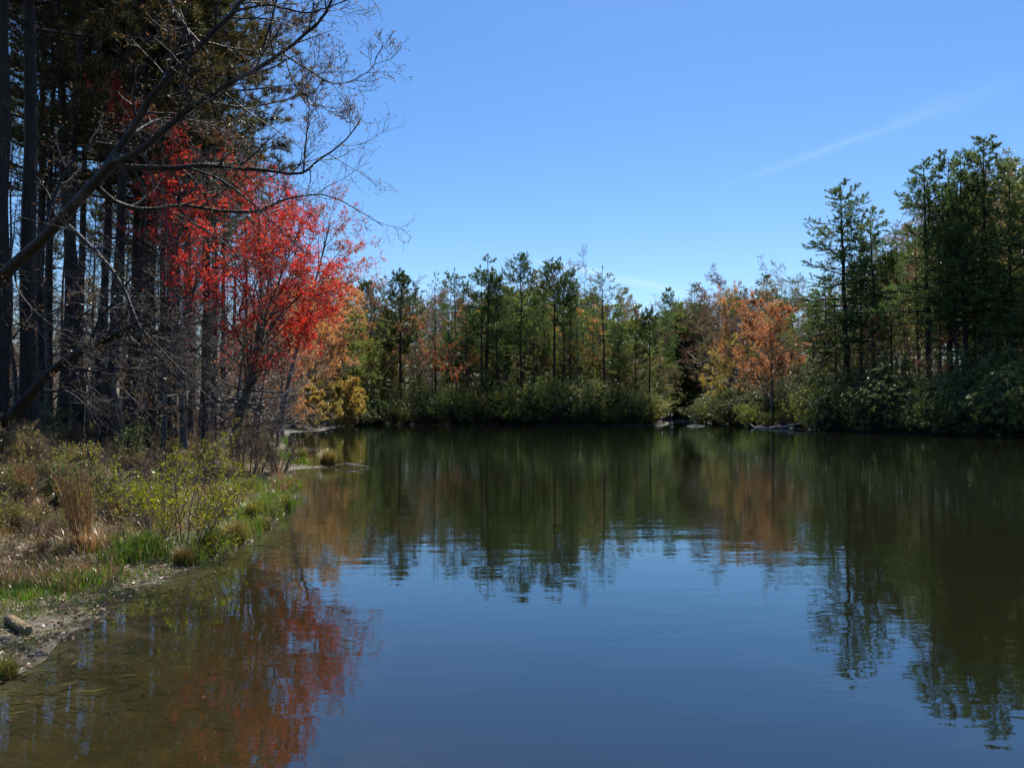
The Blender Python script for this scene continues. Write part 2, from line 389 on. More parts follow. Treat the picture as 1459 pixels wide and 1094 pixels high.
def _lut():
    ix = lambda v, a: np.clip(np.searchsorted(a, v) - 1, 0, len(a) - 2)
    def f(x, y):
        i, j = ix(x, gx), ix(y, gy); u = (x - gx[i]) / (gx[i + 1] - gx[i]); v = (y - gy[j]) / (gy[j + 1] - gy[j]); Z = GZ.reshape(GX.shape)
        return float((Z[j, i] * (1 - u) + Z[j, i + 1] * u) * (1 - v) + (Z[j + 1, i] * (1 - u) + Z[j + 1, i + 1] * u) * v)
    return f
def ground_mat():
    m, nt = newmat('woodland_ground')
    g = nt.nodes.new('ShaderNodeNewGeometry')
    sx = nt.nodes.new('ShaderNodeSeparateXYZ'); lk(nt, g.outputs['Position'], sx.inputs[0])
    def noise(sc, det=6, rg=0.65):
        n = nt.nodes.new('ShaderNodeTexNoise'); n.inputs['Scale'].default_value = sc; n.inputs['Detail'].default_value = det; n.inputs['Roughness'].default_value = rg
        lk(nt, g.outputs['Position'], n.inputs[0]); return n.outputs[0]
    vo = nt.nodes.new('ShaderNodeTexVoronoi'); vo.inputs['Scale'].default_value = 16; lk(nt, g.outputs['Position'], vo.inputs[0])
    sc = nt.nodes.new('ShaderNodeSeparateColor'); lk(nt, vo.outputs['Color'], sc.inputs[0])
    litter = ramp(nt, [(0.05, 0.035, 0.022), (0.11, 0.072, 0.045), (0.16, 0.115, 0.075), (0.075, 0.047, 0.027), (0.2, 0.155, 0.11)], sc.outputs[0])
    moss = ramp(nt, [(0.3, (0.07, 0.06, 0.025)), (0.6, (0.11, 0.115, 0.03)), (0.8, (0.17, 0.14, 0.06))], noise(9))
    def mix(a, b, f):
        x = nt.nodes.new('ShaderNodeMixRGB'); lk(nt, f, x.inputs[0]); lk(nt, a, x.inputs[1]); lk(nt, b, x.inputs[2]); return x.outputs[0]
    c = mix(litter, moss, ramp(nt, [(0.48, (0, 0, 0)), (0.62, (0.8, 0.8, 0.8))], noise(1.1)))
    mud = ramp(nt, [(0.3, (0.04, 0.034, 0.018)), (0.5, (0.08, 0.066, 0.034)), (0.7, (0.14, 0.115, 0.055))], noise(7, 8, 0.75))
    sandf = nt.nodes.new('ShaderNodeMapRange'); sandf.inputs['From Min'].default_value = 0.10; sandf.inputs['From Max'].default_value = 0.02
    lk(nt, sx.outputs[2], sandf.inputs['Value'])
    c = mix(c, mud, sandf.outputs[0])
    bed = ramp(nt, [(0.3, (0.03, 0.02, 0.01)), (0.5, (0.075, 0.05, 0.022)), (0.64, (0.15, 0.115, 0.045)), (0.8, (0.06, 0.04, 0.02))], noise(2.2, 8, 0.75))
    uw = nt.nodes.new('ShaderNodeMapRange'); uw.inputs['From Min'].default_value = 0.0; uw.inputs['From Max'].default_value = -0.05
    lk(nt, sx.outputs[2], uw.inputs['Value'])
    c = mix(c, bed, uw.outputs[0])
    p = nt.nodes.new('ShaderNodeBsdfPrincipled'); lk(nt, c, p.inputs['Base Color'])
    wet = nt.nodes.new('ShaderNodeMapRange'); wet.inputs['From Min'].default_value = 0.0; wet.inputs['From Max'].default_value = 0.12
    wet.inputs['To Min'].default_value = 0.6; wet.inputs['To Max'].default_value = 0.85
    lk(nt, sx.outputs[2], wet.inputs['Value']); lk(nt, wet.outputs[0], p.inputs['Roughness'])
    b = nt.nodes.new('ShaderNodeBump'); b.inputs['Strength'].default_value = 0.9; b.inputs['Distance'].default_value = 0.05
    ad = nt.nodes.new('ShaderNodeMath'); ad.operation = 'ADD'; lk(nt, noise(11), ad.inputs[0]); lk(nt, sc.outputs[1], ad.inputs[1])
    lk(nt, ad.outputs[0], b.inputs['Height']); lk(nt, b.outputs[0], p.inputs['Normal'])
    o = nt.nodes.new('ShaderNodeOutputMaterial'); lk(nt, p.outputs[0], o.inputs[0])
    return m

gx = axis_pts(-2500, 2500, -5.0, 0.16, 1.022); gy = axis_pts(-600, 4000, 9.0, 0.16, 1.02)
GX, GY = np.meshgrid(gx, gy)
GZ = height(GX.ravel(), GY.ravel())
h1 = _lut()
gm = MB()
ii = np.arange(GX.size).reshape(GX.shape)
gm.add(np.stack([GX.ravel(), GY.ravel(), GZ], 1), np.stack([ii[:-1, :-1], ii[:-1, 1:], ii[1:, 1:], ii[1:, :-1]], -1).reshape(-1, 4), 0, True)
ground = bpy.data.objects.new('ground', gm.mesh('ground', [ground_mat()])); COL.objects.link(ground)
ground['kind'] = 'structure'; ground['label'] = 'wooded lake banks covered in brown leaf litter, moss and mud'

def water_mat():
    m, nt = newmat('lake_water')
    g = nt.nodes.new('ShaderNodeNewGeometry')
    def noise(scale, sxyz, det=2, rg=0.5, rot=0.0):
        mp = nt.nodes.new('ShaderNodeMapping'); mp.inputs['Scale'].default_value = sxyz; mp.inputs['Rotation'].default_value = (0, 0, rot)
        lk(nt, g.outputs['Position'], mp.inputs[0])
        n = nt.nodes.new('ShaderNodeTexNoise'); n.inputs['Scale'].default_value = scale; n.inputs['Detail'].default_value = det; n.inputs['Roughness'].default_value = rg
        lk(nt, mp.outputs[0], n.inputs[0]); return n.outputs[0]
    def mul(a, k):
        x = nt.nodes.new('ShaderNodeMath'); x.operation = 'MULTIPLY'; lk(nt, a, x.inputs[0])
        if isinstance(k, float): x.inputs[1].default_value = k
        else: lk(nt, k, x.inputs[1])
        return x.outputs[0]
    def add(a, b):
        x = nt.nodes.new('ShaderNodeMath'); x.operation = 'ADD'; lk(nt, a, x.inputs[0]); lk(nt, b, x.inputs[1]); return x.outputs[0]
    hgt = add(mul(noise(1.0, (0.55, 1.5, 1), 3, 0.5, 0.12), 0.015), mul(noise(1.0, (2.6, 6.0, 1), 2, 0.5, -0.1), 0.0032))
    hgt = add(hgt, mul(noise(1.0, (10, 15, 1), 2, 0.5, 0.2), 0.0004))
    gust = ramp(nt, [(0.35, (0.35, 0.35, 0.35)), (0.65, (1, 1, 1))], noise(1.0, (0.02, 0.06, 1), 2))
    hgt = mul(hgt, gust)
    b = nt.nodes.new('ShaderNodeBump'); b.inputs['Strength'].default_value = WAVE; b.inputs['Distance'].default_value = 1.0
    lk(nt, hgt, b.inputs['Height'])
    fr = nt.nodes.new('ShaderNodeFresnel'); fr.inputs[0].default_value = 1.9; lk(nt, b.outputs[0], fr.inputs['Normal'])
    gl = nt.nodes.new('ShaderNodeBsdfGlossy'); gl.inputs['Roughness'].default_value = 0.02; gl.inputs['Color'].default_value = (0.72, 0.91, 1, 1); lk(nt, b.outputs[0], gl.inputs['Normal'])
    tr = nt.nodes.new('ShaderNodeBsdfTransparent'); tr.inputs[0].default_value = (0.9, 0.9, 0.85, 1)
    df = nt.nodes.new('ShaderNodeBsdfDiffuse'); df.inputs[0].default_value = (0.045, 0.05, 0.02, 1)
    mk = nt.nodes.new('ShaderNodeMixShader'); mk.inputs[0].default_value = 0.2
    lk(nt, tr.outputs[0], mk.inputs[1]); lk(nt, df.outputs[0], mk.inputs[2])
    mx = nt.nodes.new('ShaderNodeMixShader'); lk(nt, fr.outputs[0], mx.inputs[0]); lk(nt, mk.outputs[0], mx.inputs[1]); lk(nt, gl.outputs[0], mx.inputs[2])
    o = nt.nodes.new('ShaderNodeOutputMaterial'); lk(nt, mx.outputs[0], o.inputs[0])
    ab = nt.nodes.new('ShaderNodeVolumeAbsorption'); ab.inputs['Color'].default_value = (0.72, 0.66, 0.42, 1); ab.inputs['Density'].default_value = 4.6
    lk(nt, ab.outputs[0], o.inputs['Volume'])
    return m
WAVE = 0.5
wm = MB()
wm.add([(-60, -60, 0), (90, -60, 0), (90, 230, 0), (-60, 230, 0), (-60, -60, -4), (90, -60, -4), (90, 230, -4), (-60, 230, -4)],
       [[0, 1, 2, 3], [7, 6, 5, 4], [0, 4, 5, 1], [1, 5, 6, 2], [2, 6, 7, 3], [3, 7, 4, 0]])
water = bpy.data.objects.new('water', wm.mesh('water', [water_mat()])); COL.objects.link(water)
water['kind'] = 'structure'; water['label'] = 'calm dark lake mirroring the sky and woods with fine ripples'

# ------------------------------------------------------------------ object helpers
def obj(name, mesh, parent=None):
    o = bpy.data.objects.new(name, mesh); COL.objects.link(o)
    if parent is not None: o.parent = parent
    return o
def tag(o, label, cat, group=None, kind=None):
    o['label'] = label; o['category'] = cat
    if group: o['group'] = group
    if kind: o['kind'] = kind
    return o
def place(kind, proto, loc, rz, sc, label, cat, group=None, lean=(0, 0)):
    """an Empty at the plant's base with its parts below it; proto: [(part name, mesh)]"""
    e = bpy.data.objects.new(kind, None); COL.objects.link(e)
    e.location = loc; e.rotation_euler = (lean[0], lean[1], rz)
    e.scale = sc if isinstance(sc, tuple) else (sc, sc, sc)
    e.empty_display_size = 0.2
    for pn, me in proto: obj(pn, me, e)
    tag(e, label, cat, group)
    return e

# ------------------------------------------------------------------ tree prototypes (H = nominal height)
def trunk_curve(rng, H, n=12, wob=0.012, lean=0.0):
    z = np.linspace(0, H, n)
    dx = np.cumsum(rng.standard_normal(n)) * wob * H / n * 3; dy = np.cumsum(rng.standard_normal(n)) * wob * H / n * 3
    dx -= dx[0]; dy -= dy[0]
    return np.stack([dx + lean * z, dy, z], 1)

def make_pine(seed, H=25.0, cb=0.35, spread=3.6, whorls=22, per=5, needle=NEEDLE_WHITE, r0=0.29, shape='cone', tuft=6, sec=10, tl=0.28, tw=0.05, gap=0.15, dead=14, tk=5, sides=9, flatn=.55):
    rng = np.random.default_rng(seed)
    tp = trunk_curve(rng, H, 14)
    tr = r0 * (1 - 0.93 * np.linspace(0, 1, 14) ** 1.1); tr[0] *= 1.35
    t = MB(); tubes(t, tp, tr, sides, 0, 0.04, rng)
    P = tp[None]; R = tr[None]
    starts, dirs, Ls, rs = [], [], [], []
    for w in range(whorls):
        u = (w + 0.5 * rng.random()) / whorls
        if rng.random() < gap: continue
        zf = cb + (1 - cb) * u
        p, _, r = sample(P, R, np.array([[min(zf, 0.995)]]))
        a0 = rng.random() * 6.28
        for k in range(per):
            if rng.random() < 0.2: continue
            az = a0 + k * 6.28 / per + rng.normal() * 0.3
            if shape == 'cone': prof = (1 - u) ** 0.6 * (0.92 if u > .3 else 0.75 + .6 * u) + 0.13
            elif shape == 'column': prof = 0.5 * min(1, (1 - u) * 3.0 + 0.25) + 0.25 * math.sin(u * 3.1)
            else: prof = math.sqrt(max(0.05, 1 - (2 * u - 0.9) ** 2 * 0.95)) * 0.95
            L = spread * prof * (0.55 + 0.65 * rng.random())
            el = math.radians({'cone': -4 + 44 * u ** 1.6, 'column': 2 + 40 * u ** 1.4, 'round': 12 + 45 * u}[shape] + rng.normal() * 7)
            starts.append(p[0, 0]); dirs.append((math.cos(az) * math.cos(el), math.sin(az) * math.cos(el), math.sin(el)))
            Ls.append(L); rs.append(max(0.018, min(r[0, 0] * 0.55, 0.02 * L + 0.01)))
    st, dr, L, rs = np.array(starts), np.array(dirs), np.array(Ls), np.array(rs)
    B1 = curves(rng, st, dr, L, 6, 0.07, 0.035)
    R1 = rs[:, None] * (1 - 0.8 * np.linspace(0, 1, 6))[None]
    c = MB(); tubes(c, B1, R1, 4, 0)
    B2, R2 = kids(rng, B1, R1, sec, 0.28, 1.0, 48, 12, 0.42, 4, 0.1, 0.05, 0.5, 0.008, flat=0.75, lt=0.55)
    kp = rng.random(len(B2)) < np.repeat(np.clip(L / (0.62 * spread), 0.35, 1), sec); B2, R2 = B2[kp], R2[kp]
    tubes(c, B2, R2, 3, 0)
    tip, td = B2[:, -1], norm(B2[:, -1] - B2[:, -2])
    pp, dd = pts_on(rng, B2, R2, tk, 0.25, 1.0)
    p3, d3 = pts_on(rng, B1, R1, 4, 0.75, 1.0)
    pp = np.concatenate([pp, tip, p3]); dd = np.concatenate([dd, td, d3]) + np.array([0, 0, flatn])
    blades(c, rng, pp, norm(dd), tuft, tl, tw, 0.55)
    # top leader
    blades(c, rng, np.repeat(tp[-1:], 8, 0) - np.array([0, 0, 1]) * rng.random((8, 1)) * 0.8, np.tile([[0, 0, 1.0]], (8, 1)), 6, tl, tw, 0.5)
    # dead lower branch stubs belong to the trunk
    if dead:
        zz = rng.uniform(0.12, cb + 0.1, dead)
        p, _, r = sample(P, R, zz[None]); az = rng.random(dead) * 6.28
        D0 = curves(rng, p[0], np.stack([np.cos(az), np.sin(az), np.full(dead, -0.1)], 1), rng.uniform(0.6, 2.6, dead), 5, 0.12, 0.0)
        DR = np.full((dead, 1), 0.022) * (1 - 0.8 * np.linspace(0, 1, 5))[None]
        tubes(t, D0, DR, 3, 0)
        D1, DR1 = kids(rng, D0, DR, 3, 0.3, 1, 50, 10, 0.5, 3, 0.15, 0, 0.5, 0.006); tubes(t, D1, DR1, 3, 0)
    return [('trunk', t.mesh('pine_trunk', [BARK_PINE])), ('crown', c.mesh('pine_crown', [BARK_PINE, needle]))], H

def make_hardwood(seed, H=15.0, cb=0.3, spread=0.42, limbs=11, bark=BARK_GREY, leaf=None, r0=0.16, lsize=0.16, lcount=3, per=(7, 6, 5), up=0.05, ang=48, twr=0.006, fork=True, ends=1.0, wob=0.13, multi=1, lv=None):
    rng = np.random.default_rng(seed)
    t = MB(); c = MB()
    if multi == 1:
        tp = trunk_curve(rng, H, 12, 0.03)[None]
        tr = (r0 * (1 - 0.93 * np.linspace(0, 1, 12)))[None]; tr[0, 0] *= 1.3
    else:
        az = np.arange(multi) * 6.28 / multi + rng.random(multi)
        sp = rng.uniform(0.12, 0.42, multi)
        d = np.stack([np.cos(az) * sp, np.sin(az) * sp, np.ones(multi)], 1)
        tp = curves(rng, np.stack([np.cos(az), np.sin(az), az * 0], 1) * r0, d, H * rng.uniform(0.75, 1.05, multi), 10, 0.05, 0.0)
        tr = (r0 * 0.6 * (1 - 0.9 * np.linspace(0, 1, 10)))[None].repeat(multi, 0)
    tubes(t, tp, tr, 8, 0, 0.04, rng)
    B1, R1 = kids(rng, tp, tr, limbs, cb, 0.99, ang, 10, spread, 7, 0.1, up, 0.55, 0.015, lt=0.55)
    tubes(c, B1, R1, 5, 0)
    B2, R2 = kids(rng, B1, R1, per[0], 0.2, 1.0, 42, 12, 0.45, 5, wob, up * 0.8, 0.55, 0.009, lt=0.4); tubes(c, B2, R2, 4, 0)
    B3, R3 = kids(rng, B2, R2, per[1], 0.15, 1.0, 40, 12, 0.5, 4, wob, up * 0.5, 0.6, twr, lt=0.4); tubes(c, B3, R3, 3, 0)
    if per[2]:
        B4, R4 = kids(rng, B3, R3, per[2], 0.15, 1.0, 38, 12, 0.55, 3, wob, 0.02, 0.7, twr * 0.8, lt=0.3); tubes(c, B4, R4, 3, 0)
    else: B4, R4 = B3, R3
    if leaf is not None:
        p, d = pts_on(rng, B4, R4, lcount, 0.3, 1.0)
        if ends < 1: 
            k = rng.random(len(p)) < ends; p, d = p[k], d[k]
        if lv: 
            k = fbm(p[:, 0] + p[:, 2] * 0.7, p[:, 1] - p[:, 2] * 0.5, lv, seed) > 0.48; p, d = p[k], d[k]
        leaves(c, rng, p, norm(d), 2, lsize, lsize * 0.62, 0.7, 0.5)
    return [('trunk', t.mesh('hardwood_trunk', [bark])), ('crown', c.mesh('hardwood_crown', [bark, leaf or LEAF_TAN]))], H

def make_rhodo(seed, H=3.6, W=2.6, leaf=LEAF_RHODO, n=700, ll=0.17, lw=0.05, bark=BARK_DARK, m=7):
    rng = np.random.default_rng(seed)
    b = MB(); lobes = 7
    c0 = np.concatenate([[[0, 0, H * 0.5]], np.stack([rng.uniform(-.55, .55, lobes) * W, rng.uniform(-.55, .55, lobes) * W, rng.uniform(0.25, 0.68, lobes) * H], 1)])
    rad = np.concatenate([[[W * 0.7, W * 0.7, H * 0.45]], np.stack([rng.uniform(.35, .6, lobes) * W, rng.uniform(.35, .6, lobes) * W, rng.uniform(.22, .36, lobes) * H], 1)])
    k = rng.integers(0, lobes + 1, n)
    dirs = norm(rng.standard_normal((n, 3)) + np.array([0, 0, 0.25]))
    rr = 0.72 + 0.3 * rng.random((n, 1)) ** 0.6
    p = c0[k] + dirs * rad[k] * rr
    ok = p[:, 2] > 0.12; p, dirs = p[ok], dirs[ok]
    out = norm(dirs + np.array([0, 0, 0.5]))
    # stems reaching each fourth rosette
    q = p[::5]; base = rng.normal(0, 0.25, (len(q), 3)) * np.array([W * .3, W * .3, 0])
    t_ = np.linspace(0, 1, 6)[None, :, None]
    mid = base * 0.3 + q * 0.7; mid[:, 2] = q[:, 2] * 0.45
    Pq = (1 - t_) ** 2 * base[:, None] + 2 * t_ * (1 - t_) * mid[:, None] + t_ ** 2 * q[:, None]
    Pq = Pq + rng.normal(0, 0.05, Pq.shape)
    s = MB(); tubes(s, Pq, np.full((len(q), 6), 0.02) * np.linspace(1.3, 0.4, 6)[None], 4, 0)
    # rosettes: leaves radiating round each twig tip, slightly drooping
    N = len(p); az = np.arange(m)[None] * 6.28 / m + rng.random((N, 1)) * 6.28 + rng.normal(0, .2, (N, m))
    a = norm(np.cross(out, np.tile([[0.3, 0.2, 1.0]], (N, 1)))); bb = np.cross(out, a)
    dd = norm(np.cos(az)[..., None] * a[:, None] + np.sin(az)[..., None] * bb[:, None] + out[:, None] * rng.uniform(-0.2, 0.5, (N, m, 1)))
    side = norm(np.cross(dd, np.broadcast_to(out[:, None], dd.shape)) + rng.normal(0, .25, dd.shape))
    ln = ll * rng.uniform(0.7, 1.3, (N, m, 1)); cc = p[:, None] + rng.normal(0, 0.02, (N, m, 3))
    V = np.stack([cc, cc + dd * ln * .5 + side * lw / 2, cc + dd * ln - out[:, None] * ln * .15, cc + dd * ln * .5 - side * lw / 2], 2).reshape(-1, 3)
    b.add(V, np.arange(len(V)).reshape(-1, 4), 1)
    b.add(np.zeros((0, 3)), np.zeros((0, 4), int), 0)
    return [('stem', s.mesh('shrub_stems', [bark])), ('foliage', b.mesh('shrub_foliage', [bark, leaf]))], H

P_WHITE = [make_pine(100 + i, whorls=[19, 17, 18, 20][i], per=[6, 5, 5, 6][i], flatn=[.15, .2, .3, .4][i], sec=[13, 12, 11, 10][i], cb=[.3, .36, .45, .3][i], spread=[4.8, 4.2, 4.4, 5.2][i], gap=[.08, .15, .15, .1][i]) for i in range(4)]
P_FINE = [make_pine(160 + i, whorls=[20, 18, 21][i], per=[6, 6, 6][i], flatn=[.15, .25, .4][i], sec=14, cb=[.3, .38, .33][i], spread=[5.0, 4.4, 4.4][i], gap=[.06, .12, .08][i], tl=.21, tw=.03, tuft=8, tk=7, r0=.3) for i in range(3)]
P_SPARSE = [make_pine(120, cb=0.55, spread=4.2, whorls=14, per=4, gap=0.1, sec=7, tk=3, tuft=4, r0=0.2), make_pine(121, cb=0.5, spread=4.8, whorls=14, per=5, gap=0.15, sec=7, tk=3, tuft=5, r0=0.22)]
P_ROUND = [make_pine(130, H=20, cb=0.45, spread=4.2, whorls=14, per=6, shape='round', needle=NEEDLE_DARK, tuft=8, r0=0.26, gap=.05), make_pine(131, H=20, cb=0.6, spread=4.4, whorls=9, per=6, shape='round', needle=NEEDLE_DARK, tuft=7, r0=0.26, gap=.1)]
P_YOUNG = [make_pine(140 + i, H=14, cb=0.1, spread=3.9, whorls=20, per=5, needle=NEEDLE_YELLOW, r0=0.13, dead=0, gap=.12, tl=.3) for i in range(2)]
P_DENSE = [make_pine(150, cb=0.42, spread=5.0, whorls=24, per=6, shape='column', needle=NEEDLE_DARK, gap=.08), make_pine(151, cb=0.35, spread=4.8, whorls=24, per=5, shape='cone', needle=NEEDLE_DARK, gap=.08)]
H_BARE = [make_hardwood(200 + i, leaf=LEAF_TAN, lsize=0.09, lcount=1, per=(6, 5, 4), bark=[BARK_GREY, BARK_TWIG][i % 2], twr=0.011) for i in range(3)]
H_ORANGE = [make_hardwood(210, leaf=LEAF_ORANGE, lcount=2, per=(6, 5, 4), lsize=.2, lv=0.5, bark=BARK_TWIG), make_hardwood(211, leaf=LEAF_ORANGE, lcount=1, per=(6, 5, 4), lsize=.18, lv=0.5, bark=BARK_GREY)]
H_OLIVE = [make_hardwood(220, leaf=LEAF_OLIVE, lcount=2, per=(6, 5, 3), lsize=.2, lv=0.4, bark=BARK_TWIG), make_hardwood(221, leaf=LEAF_OLIVE, lcount=1, per=(6, 5, 4), lsize=.2, bark=BARK_TWIG)]
H_GOLD = [make_hardwood(230, H=9, leaf=LEAF_GOLD, lcount=2, per=(6, 5, 4), lsize=.17, cb=0.12, spread=0.5, bark=BARK_TWIG)]
H_ORFULL = [make_hardwood(240, H=12, leaf=LEAF_ORANGE, lcount=2, per=(7, 6, 4), lsize=.16, cb=0.12, spread=0.5, ang=52, limbs=14, bark=BARK_TWIG)]
H_SALMON = [make_hardwood(241, H=12, leaf=LEAF_SALMON, lcount=3, per=(7, 6, 4), lsize=.15, cb=0.12, spread=0.5, ang=56, limbs=18, bark=BARK_TWIG)]
H_PURPLE = [make_hardwood(245, leaf=LEAF_TAN, lcount=2, per=(6, 5, 4), lsize=.12, bark=BARK_TWIG, up=0.09, twr=0.01)]
R_DARK = [make_rhodo(300 + i, H=[3.6, 4.4, 3.0][i], W=[2.8, 3.0, 3.2][i]) for i in range(3)]
R_YEL = [make_rhodo(310, leaf=LEAF_RHODO_Y, W=3.0), make_rhodo(311, H=4.2, leaf=LEAF_RHODO_Y)]

# ------------------------------------------------------------------ far and right banks
def shoreD(px):
    return float(np.interp(px, [500, 512, 540, 600, 700, 800, 945, 948, 950, 1003, 1006, 1030, 1070, 1150, 1250, 1350, 1459, 1700, 2000],
                               [124, 170, 134, 131, 129, 125, 122, 130, 186, 190, 152, 130, 113, 99, 82, 72, 66, 52, 42]))
def shore_edge(px, off=0.35):
    D = shoreD(px) - 9
    while D < 230:
        if shore_dist((px - 729.5) / F * D, D)[0] > off: return D
        D += .4
    return shoreD(px)
def skyline(px):
    return float(np.interp(px, [440, 500, 540, 600, 650, 700, 760, 800, 850, 890, 930, 960, 1000, 1030, 1060, 1100, 1140, 1180, 1240, 1290, 1340, 1400, 1459, 1600],
                               [440, 425, 420, 428, 425, 412, 405, 405, 418, 440, 455, 438, 432, 425, 420, 425, 432, 425, 395, 345, 320, 290, 275, 250]))
def gpos(px, D):
    x = (px - 729.5) / F * D
    return x, D, h1(x, D)

_used_labels = set()
def put_tree(kind, proto, px, topy, D, label, cat, group=None, wide=1.0, rz=None, lean=(0, 0)):
    x, y, z = gpos(px, D)
    top = unproj(px, topy, D)[2]
    me, H = proto
    s = max(0.15, (top - z) / H)
    return place(kind, me, (x, y, z - 0.1), RN.random() * 6.28 if rz is None else rz, (s * wide, s * wide, s), label, cat, group, lean)

W, SP, RO, YO, DE = P_WHITE, P_SPARSE, P_ROUND, P_YOUNG, P_DENSE
LANDMARKS = [  # px, top y, depth behind shoreline, prototype, width, name, label
 (522, 404, 12, RO[0], .95, 'pine_tree', 'dark round headed pine beside the red and orange trees on the left bank'),
 (571, 393, 10, RO[0], 1.05, 'pine_tree', 'round headed pine with clear dark trunk, first tall tree on the far shore'),
 (620, 391, 8, SP[0], .8, 'pine_tree', 'thin sparse pine right of the round headed pine'),
 (651, 381, 14, W[3], .95, 'pine_tree', 'broad bushy pine between thin sparse pine and the tallest far pine'),
 (686, 384, 5, W[2], .8, 'pine_tree', 'narrow pine just left of the tallest far shore pine'),
 (694, 361, 9, W[1], 1.2, 'pine_tree', 'tallest far shore pine with layered branches and open top'),
 (741, 365, 5, DE[0], .85, 'pine_tree', 'dense full crowned green pine, second tallest on the far shore'),
 (789, 380, 6, RO[1], .95, 'pine_tree', 'flat topped pine with high crown right of the dense green pine'),
 (812, 392, 11, W[0], .7, 'pine_tree', 'small crowned pine touching the flat topped pine'),
 (862, 377, 5, SP[1], 1.0, 'pine_tree', 'lone sparse pine rising clear against the sky mid shore'),
 (906, 432, 4, YO[0], .8, 'pine_tree', 'short feathery pine on the point right of the lone sparse pine'),
 (957, 412, 8, W[0], .8, 'pine_tree', 'left one of the pine pair behind the narrow inlet'),
 (989, 409, 10, DE[1], .75, 'pine_tree', 'right one of the pine pair behind the narrow inlet'),
 (1097, 396, 40, DE[1], 1.15, 'pine_tree', 'dark pine standing behind the round orange tree'),
 (1212, 266, 7, P_FINE[0], 1.35, 'pine_tree', 'tall pine with long side branches left of the gap on the right bank'),
 (1247, 298, 8, P_FINE[2], 1.0, 'pine_tree', 'bushier pine close right of the tall long armed pine'),
 (1180, 395, 14, P_FINE[2], 1.1, 'pine_tree', 'lower green pine left behind the tall long armed pine'),
 (1326, 236, 6, P_FINE[1], 1.1, 'pine_tree', 'first pine of the tall right edge cluster'),
 (1352, 222, 9, P_FINE[0], 1.0, 'pine_tree', 'second pine of the tall right edge cluster'),
 (1378, 226, 5, P_FINE[2], 1.0, 'pine_tree', 'dense dark pine in the middle of the right edge cluster'),
 (1404, 197, 7, P_FINE[1], 1.15, 'pine_tree', 'tallest pine of the right edge cluster with a reaching top'),
 (1442, 240, 5, P_FINE[2], .95, 'pine_tree', 'full dark pine at the right edge of the photo'),
 (1490, 235, 6, W[0], 1.0, 'pine_tree', 'pine half cut by the right edge of the photo'),
 (832, 388, 22, H_BARE[0], .8, 'bare_tree', 'bare twiggy tree top between flat topped pine and lone sparse pine'),
 (1030, 412, 35, H_PURPLE[0], 1.2, 'bare_tree', 'pale bare treetop above the golden trees beyond the inlet'),
 (1130, 395, 40, H_BARE[1], 1.1, 'bare_tree', 'pale bare treetop right of the dark pine behind the orange tree'),
 (1290, 318, 20, H_BARE[2], 1.1, 'bare_tree', 'tall bare tree in the gap left of the right edge pine cluster'),
 (1040, 436, 20, H_ORFULL[0], .45, 'hardwood_tree', 'golden orange tree left of the round orange tree'),
 (1097, 434, 3, H_SALMON[0], 1.05, 'hardwood_tree', 'round salmon orange tree on the right bank'),
 (1040, 500, 2, H_GOLD[0], .95, 'hardwood_tree', 'yellow green leafed tree below the golden orange tree'),
 (1255, 440, 4, H_ORANGE[0], .8, 'hardwood_tree', 'slim tree with a few red orange sprays below the tall long armed pine'),
 (1335, 480, 3, H_ORANGE[1], .8, 'hardwood_tree', 'slim tree with orange sprays below the right edge pine cluster'),
 (615, 470, 4, H_ORANGE[0], 1.0, 'hardwood_tree', 'rusty leafed tree under the thin sparse pine'),
 (590, 462, 6, H_ORANGE[1], 1.0, 'hardwood_tree', 'orange leafed tree below the round headed pine'),
 (650, 485, 3, H_ORANGE[0], .8, 'hardwood_tree', 'small orange leafed tree below the broad bushy pine'),
 (524, 505, 2, H_GOLD[0], .7, 'hardwood_tree', 'small golden tree at the mouth of the left cove'),
 (1115, 478, 8, H_OLIVE[0], .9, 'hardwood_tree', 'olive brown tree right of the round orange tree'),
]
for (px, ty, off, pr, wd, nm, lab) in LANDMARKS:
    off = 1.5 + off * .5 if off < 12 else off
    put_tree(nm, pr, px, ty, shoreD(px) + off, lab, 'tree', None, wd)

for k_, (px, ty, wd) in enumerate([(598, 430, .6), (638, 425, .55), (665, 405, .6), (707, 400, .6), (724, 412, .55), (760, 398, .6), (776, 410, .6), (803, 402, .6), (822, 418, .6), (845, 412, .6), (882, 440, .7), (925, 445, .8),
                                   (1160, 420, .7), (1192, 350, .6), (1228, 330, .6), (1270, 365, .7), (1308, 300, .6), (1340, 290, .6), (1365, 270, .6), (1392, 262, .6), (1424, 258, .6)]):
    a = min([q for q in LANDMARKS if q[5] == 'pine_tree'], key=lambda q: abs(q[0] - px))
    put_tree('pine_tree', (SP + [W[2], P_ROUND[1]])[k_ % 4], px, ty, shoreD(px) + RN.uniform(2.5, 8), 'slender clear trunked pine at the front, beside the ' + ' '.join(a[6].split()[:5]), 'tree', 'slender clear trunked pines beside the ' + ' '.join(a[6].split()[:5]), wd)
ANCH = [(522, 'the dark round headed pine'), (571, 'the first round headed pine'), (620, 'the thin sparse pine'), (651, 'the broad bushy pine'),
        (694, 'the tallest far shore pine'), (741, 'the dense full crowned pine'), (789, 'the flat topped pine'), (862, 'the lone sparse pine'),
        (906, 'the short feathery pine'), (957, 'the left inlet pine'), (989, 'the right inlet pine'), (1043, 'the yellow green tree'), (1092, 'the round orange tree'),
        (1150, 'the lower green pine'), (1212, 'the tall long armed pine'), (1290, 'the gap bare tree'), (1352, 'the right edge pine cluster'), (1442, 'the full dark edge pine')]
